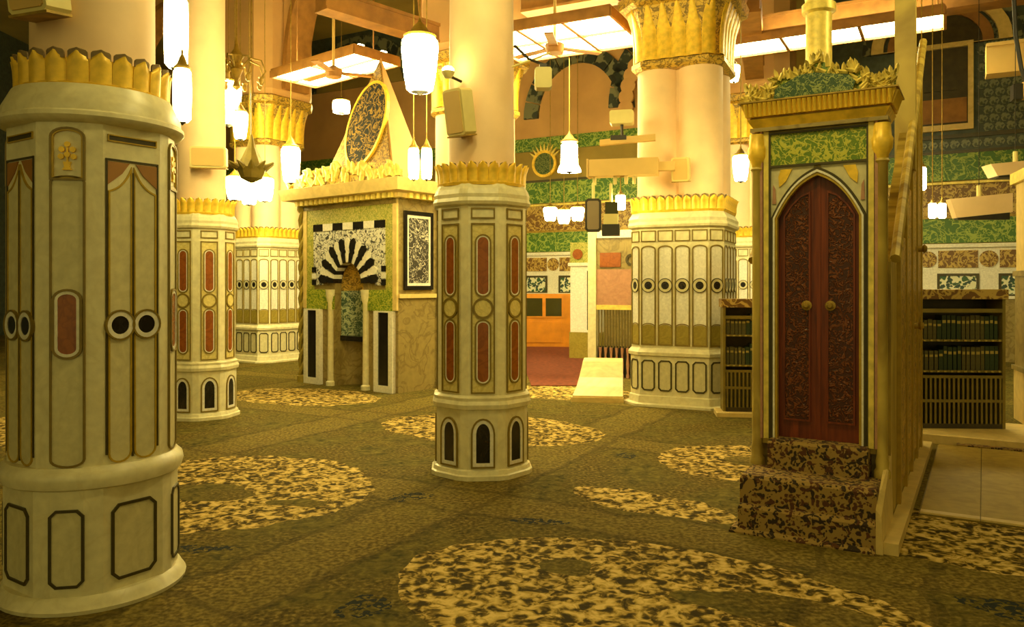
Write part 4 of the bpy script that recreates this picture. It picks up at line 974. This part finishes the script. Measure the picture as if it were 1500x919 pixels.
# ------------------------------------------------------------------ lanterns
def lantern(label, px, d, z, w_, h, top=9.3, style='jar', group=None, crown='gold_dark'):
    x = px
    t = thing('lantern', label, 'lantern', (x, d, z), 0, group)
    r = w_/2
    prof = {'jar': [(-h/2, r*.55), (-h*.45, r*.72), (-h*.2, r*.86), (h*.25, r), (h*.42, r*.98), (h*.5, r*.8)],
            'tube': [(-h/2, r*.6), (-h*.44, r*.92), (0, r), (h*.44, r*.95), (h*.5, r*.7)],
            'bell': [(-h/2, r*1.15), (-h*.4, r*1.1), (-h*.25, r*.85), (h*.4, r*.8), (h*.5, r*.5)]}[style]
    MB().lathe(prof, 16).build('glass', 'lantern', t, True)
    MB().lathe([(h*.5-.004, r*.86), (h*.53, r*.9), (h*.60, r*.55), (h*.72, r*.3), (h*.78, r*.12), (h*.85, .012)], 14).build('cap', crown, t, True)
    MB().lathe([(-h*.5-.06*h, .004), (-h*.5-.03*h, r*.2), (-h*.5, r*.5)], 12).build('finial', 'dark', t, True)
    MB().tube([(0, 0, h*.8), (0, 0, top-z)], .007, 6).build('rod', 'gold_dark', t)
    return t
def L(label, px, py, d, wpx, hpx, style='jar', top=9.3, group=None, **k):
    s = d/1150
    return lantern(label, (px-750)*s, d, 1.6+(415-py)*s, wpx*s, hpx*s, top, style, group, **k)
L('large glowing jar lantern hanging right of the niche hood', 615, 95, 8.7, 54, 80)
L('tall glowing light strip, modelled as a lantern, just behind the wide near pier, upper of two', 258, 48, 7.4, 34, 104, 'tube')  # a light strip given the shape of a hanging lantern
L('glowing lantern hanging just behind the wide near pier, lower of two', 267, 140, 7.0, 26, 78, 'tube')
L('small flat lantern far behind the left slope of the niche hood', 500, 157, 18.0, 26, 18, 'tube')
G = 'lantern cluster in front of the gilt capital'
L('large bright lantern of the cluster in front of the gilt capital', 335, 152, 12.1, 36, 62, 'jar', group=G)
L('small lantern of the cluster hanging by the octagonal column shaft', 302, 178, 11.2, 20, 38, 'jar', group=G)
L('lower medium lantern of the cluster in front of the gilt capital', 352, 184, 11.9, 22, 40, 'jar', group=G)
L('bright lantern with dark conical cap between the gilt capital and the niche', 426, 242, 12.6, 28, 52, 'jar')
for i, (a, b, c) in enumerate(((344, 276, 13.0), (365, 283, 13.6), (388, 278, 14.2))):
    L('small round lantern in the low row in front of the far dotted pier', a, b, c, 26, 34, 'jar', group='low row of lanterns before the far dotted pier')
for a in (606, 625): L('slim twin lantern beside the right slope of the niche hood', a, 240, 9.6, 16, 46, 'tube', group='twin lanterns beside the niche hood')
L('bell-shaped lantern with red-gold crown in front of the green roundel', 834, 230, 12.5, 30, 44, 'bell', crown='beam')
L('white lantern between the dotted pier and the pulpit', 1085, 247, 9.0, 24, 38, 'jar')
L('small lantern under the capital right of the dotted pier', 1075, 108, 11.6, 18, 24, 'jar')
L('slim lantern right behind the pulpit canopy post', 1350, 262, 9.4, 13, 34, 'tube')
for a in (1366, 1380): L('short lantern low beside the pale skewed baffle panel', a, 309, 10.8, 11, 22, 'tube', group='short lanterns beside the baffle panel')
for a, b in ((806, 314), (826, 318), (846, 314)): L('small round lantern in the row below the green inscription band', a, b, 17.5, 20, 20, 'jar', group='row of lanterns below the green inscription band')
L('small square-looking lantern hanging under the tan bracket beam', 909, 297, 9.92, 15, 22, 'tube', top=2.955)
lantern('added unseen jar lantern in the open aisle in front of the pulpit steps', .95, 3.5, 4.5, .36, .55)  # out of view, added to light the pulpit front from above
lantern('added unseen jar lantern in the open aisle before the central octagonal column', -.25, 4.7, 4.75, .34, .52)  # added above the view for the central column and pulpit crest
lantern('added unseen jar lantern over the marble paving beside the pulpit', 4.7, 6.0, 4.5, .34, .52)  # added beyond the right edge to brighten pulpit side, paving and bookcase
# wall uplight on the octagonal column
ul = thing('uplight', 'small bright uplight fixed to the octagonal column above the tilted speaker', 'lamp', (-.52, 6.38, 3.27))
MB().lathe([(0, .03), (.03, .05), (.05, .055)], 12).build('housing', 'box', ul, True); MB().lathe([(.045, .045), (.07, .05), (.09, .03)], 12).build('bulb', 'lantern', ul, True); MB().tube([(0, 0, .02), (.1, .12, .0)], .012, 6).build('arm', 'dark', ul)
# chandelier frames with curled arms near the cluster
ch = thing('chandelier', 'dark wrought chandelier with curled arms above the lantern cluster', 'chandelier', (-4.0, 11.4, 4.75))
MB().tube([(0, 0, .4), (0, 0, 4.5)], .012, 6).build('rod', 'gold_dark', ch); MB().lathe([(-.35, .01), (-.3, .06), (-.2, .03), (-.05, .09), (.05, .05), (.15, .11), (.25, .04), (.42, .012)], 14).build('stem', 'gold_dark', ch, True)
for i in range(8):
    a = 2*math.pi*i/8; c, s = math.cos(a), math.sin(a)
    MB().tube([(.04*c, .04*s, -.05), (.2*c, .2*s, .12), (.36*c, .36*s, .08), (.42*c, .42*s, -.08), (.36*c, .36*s, -.18)], .014, 6).build('arm', 'gold_dark', ch, True)
    MB().lathe([(-.28, .02), (-.24, .04), (-.18, .03), (-.16, .045)], 8, .36*c, .36*s).build('candle_cup', 'gold_dark', ch, True)
sp = thing('spiked_pendant', 'dark tapering cut-metal pendant in front of the gilt capital', 'pendant', (-3.85, 11.6, 3.40))
MB().lathe([(-.32, .02), (-.25, .16), (-.1, .22), (.05, .14), (.2, .07), (.4, .012)], 10).build('body', 'slat', sp)
for i in range(10):
    a = 2*math.pi*i/10; MB().tube([(.2*math.cos(a), .2*math.sin(a), -.1), (.33*math.cos(a), .33*math.sin(a), -.02)], [.05, .012], 6).build('spike', 'slat', sp)
MB().tube([(0, 0, .4), (0, 0, 5.9)], .01, 6).build('rod', 'gold_dark', sp)
# fans on long rods
def fan(label, x, y, z):
    t = thing('ceiling_fan', label, 'fan', (x, y, z))
    MB().tube([(0, 0, .1), (0, 0, 9.3-z)], .022, 8).build('rod', 'beam_light', t); MB().lathe([(-.1, .03), (-.08, .12), (.04, .14), (.1, .04)], 14).build('motor', 'beam', t, True)
    for i in range(3):
        a = R(20+120*i); m = MB().plate([(.1, -.012), (.7, -.02), (.7, .0), (.1, .004)], -.06, .06); m.xf(Matrix.Rotation(a, 4, 'Z')); m.build('blade', 'beam', t)
fan('brown ceiling fan on a long pale rod left of the niche hood', -2.75, 12.1, 4.85)
fan('brown ceiling fan below the wide fluorescent tray', .6, 11.0, 4.9)
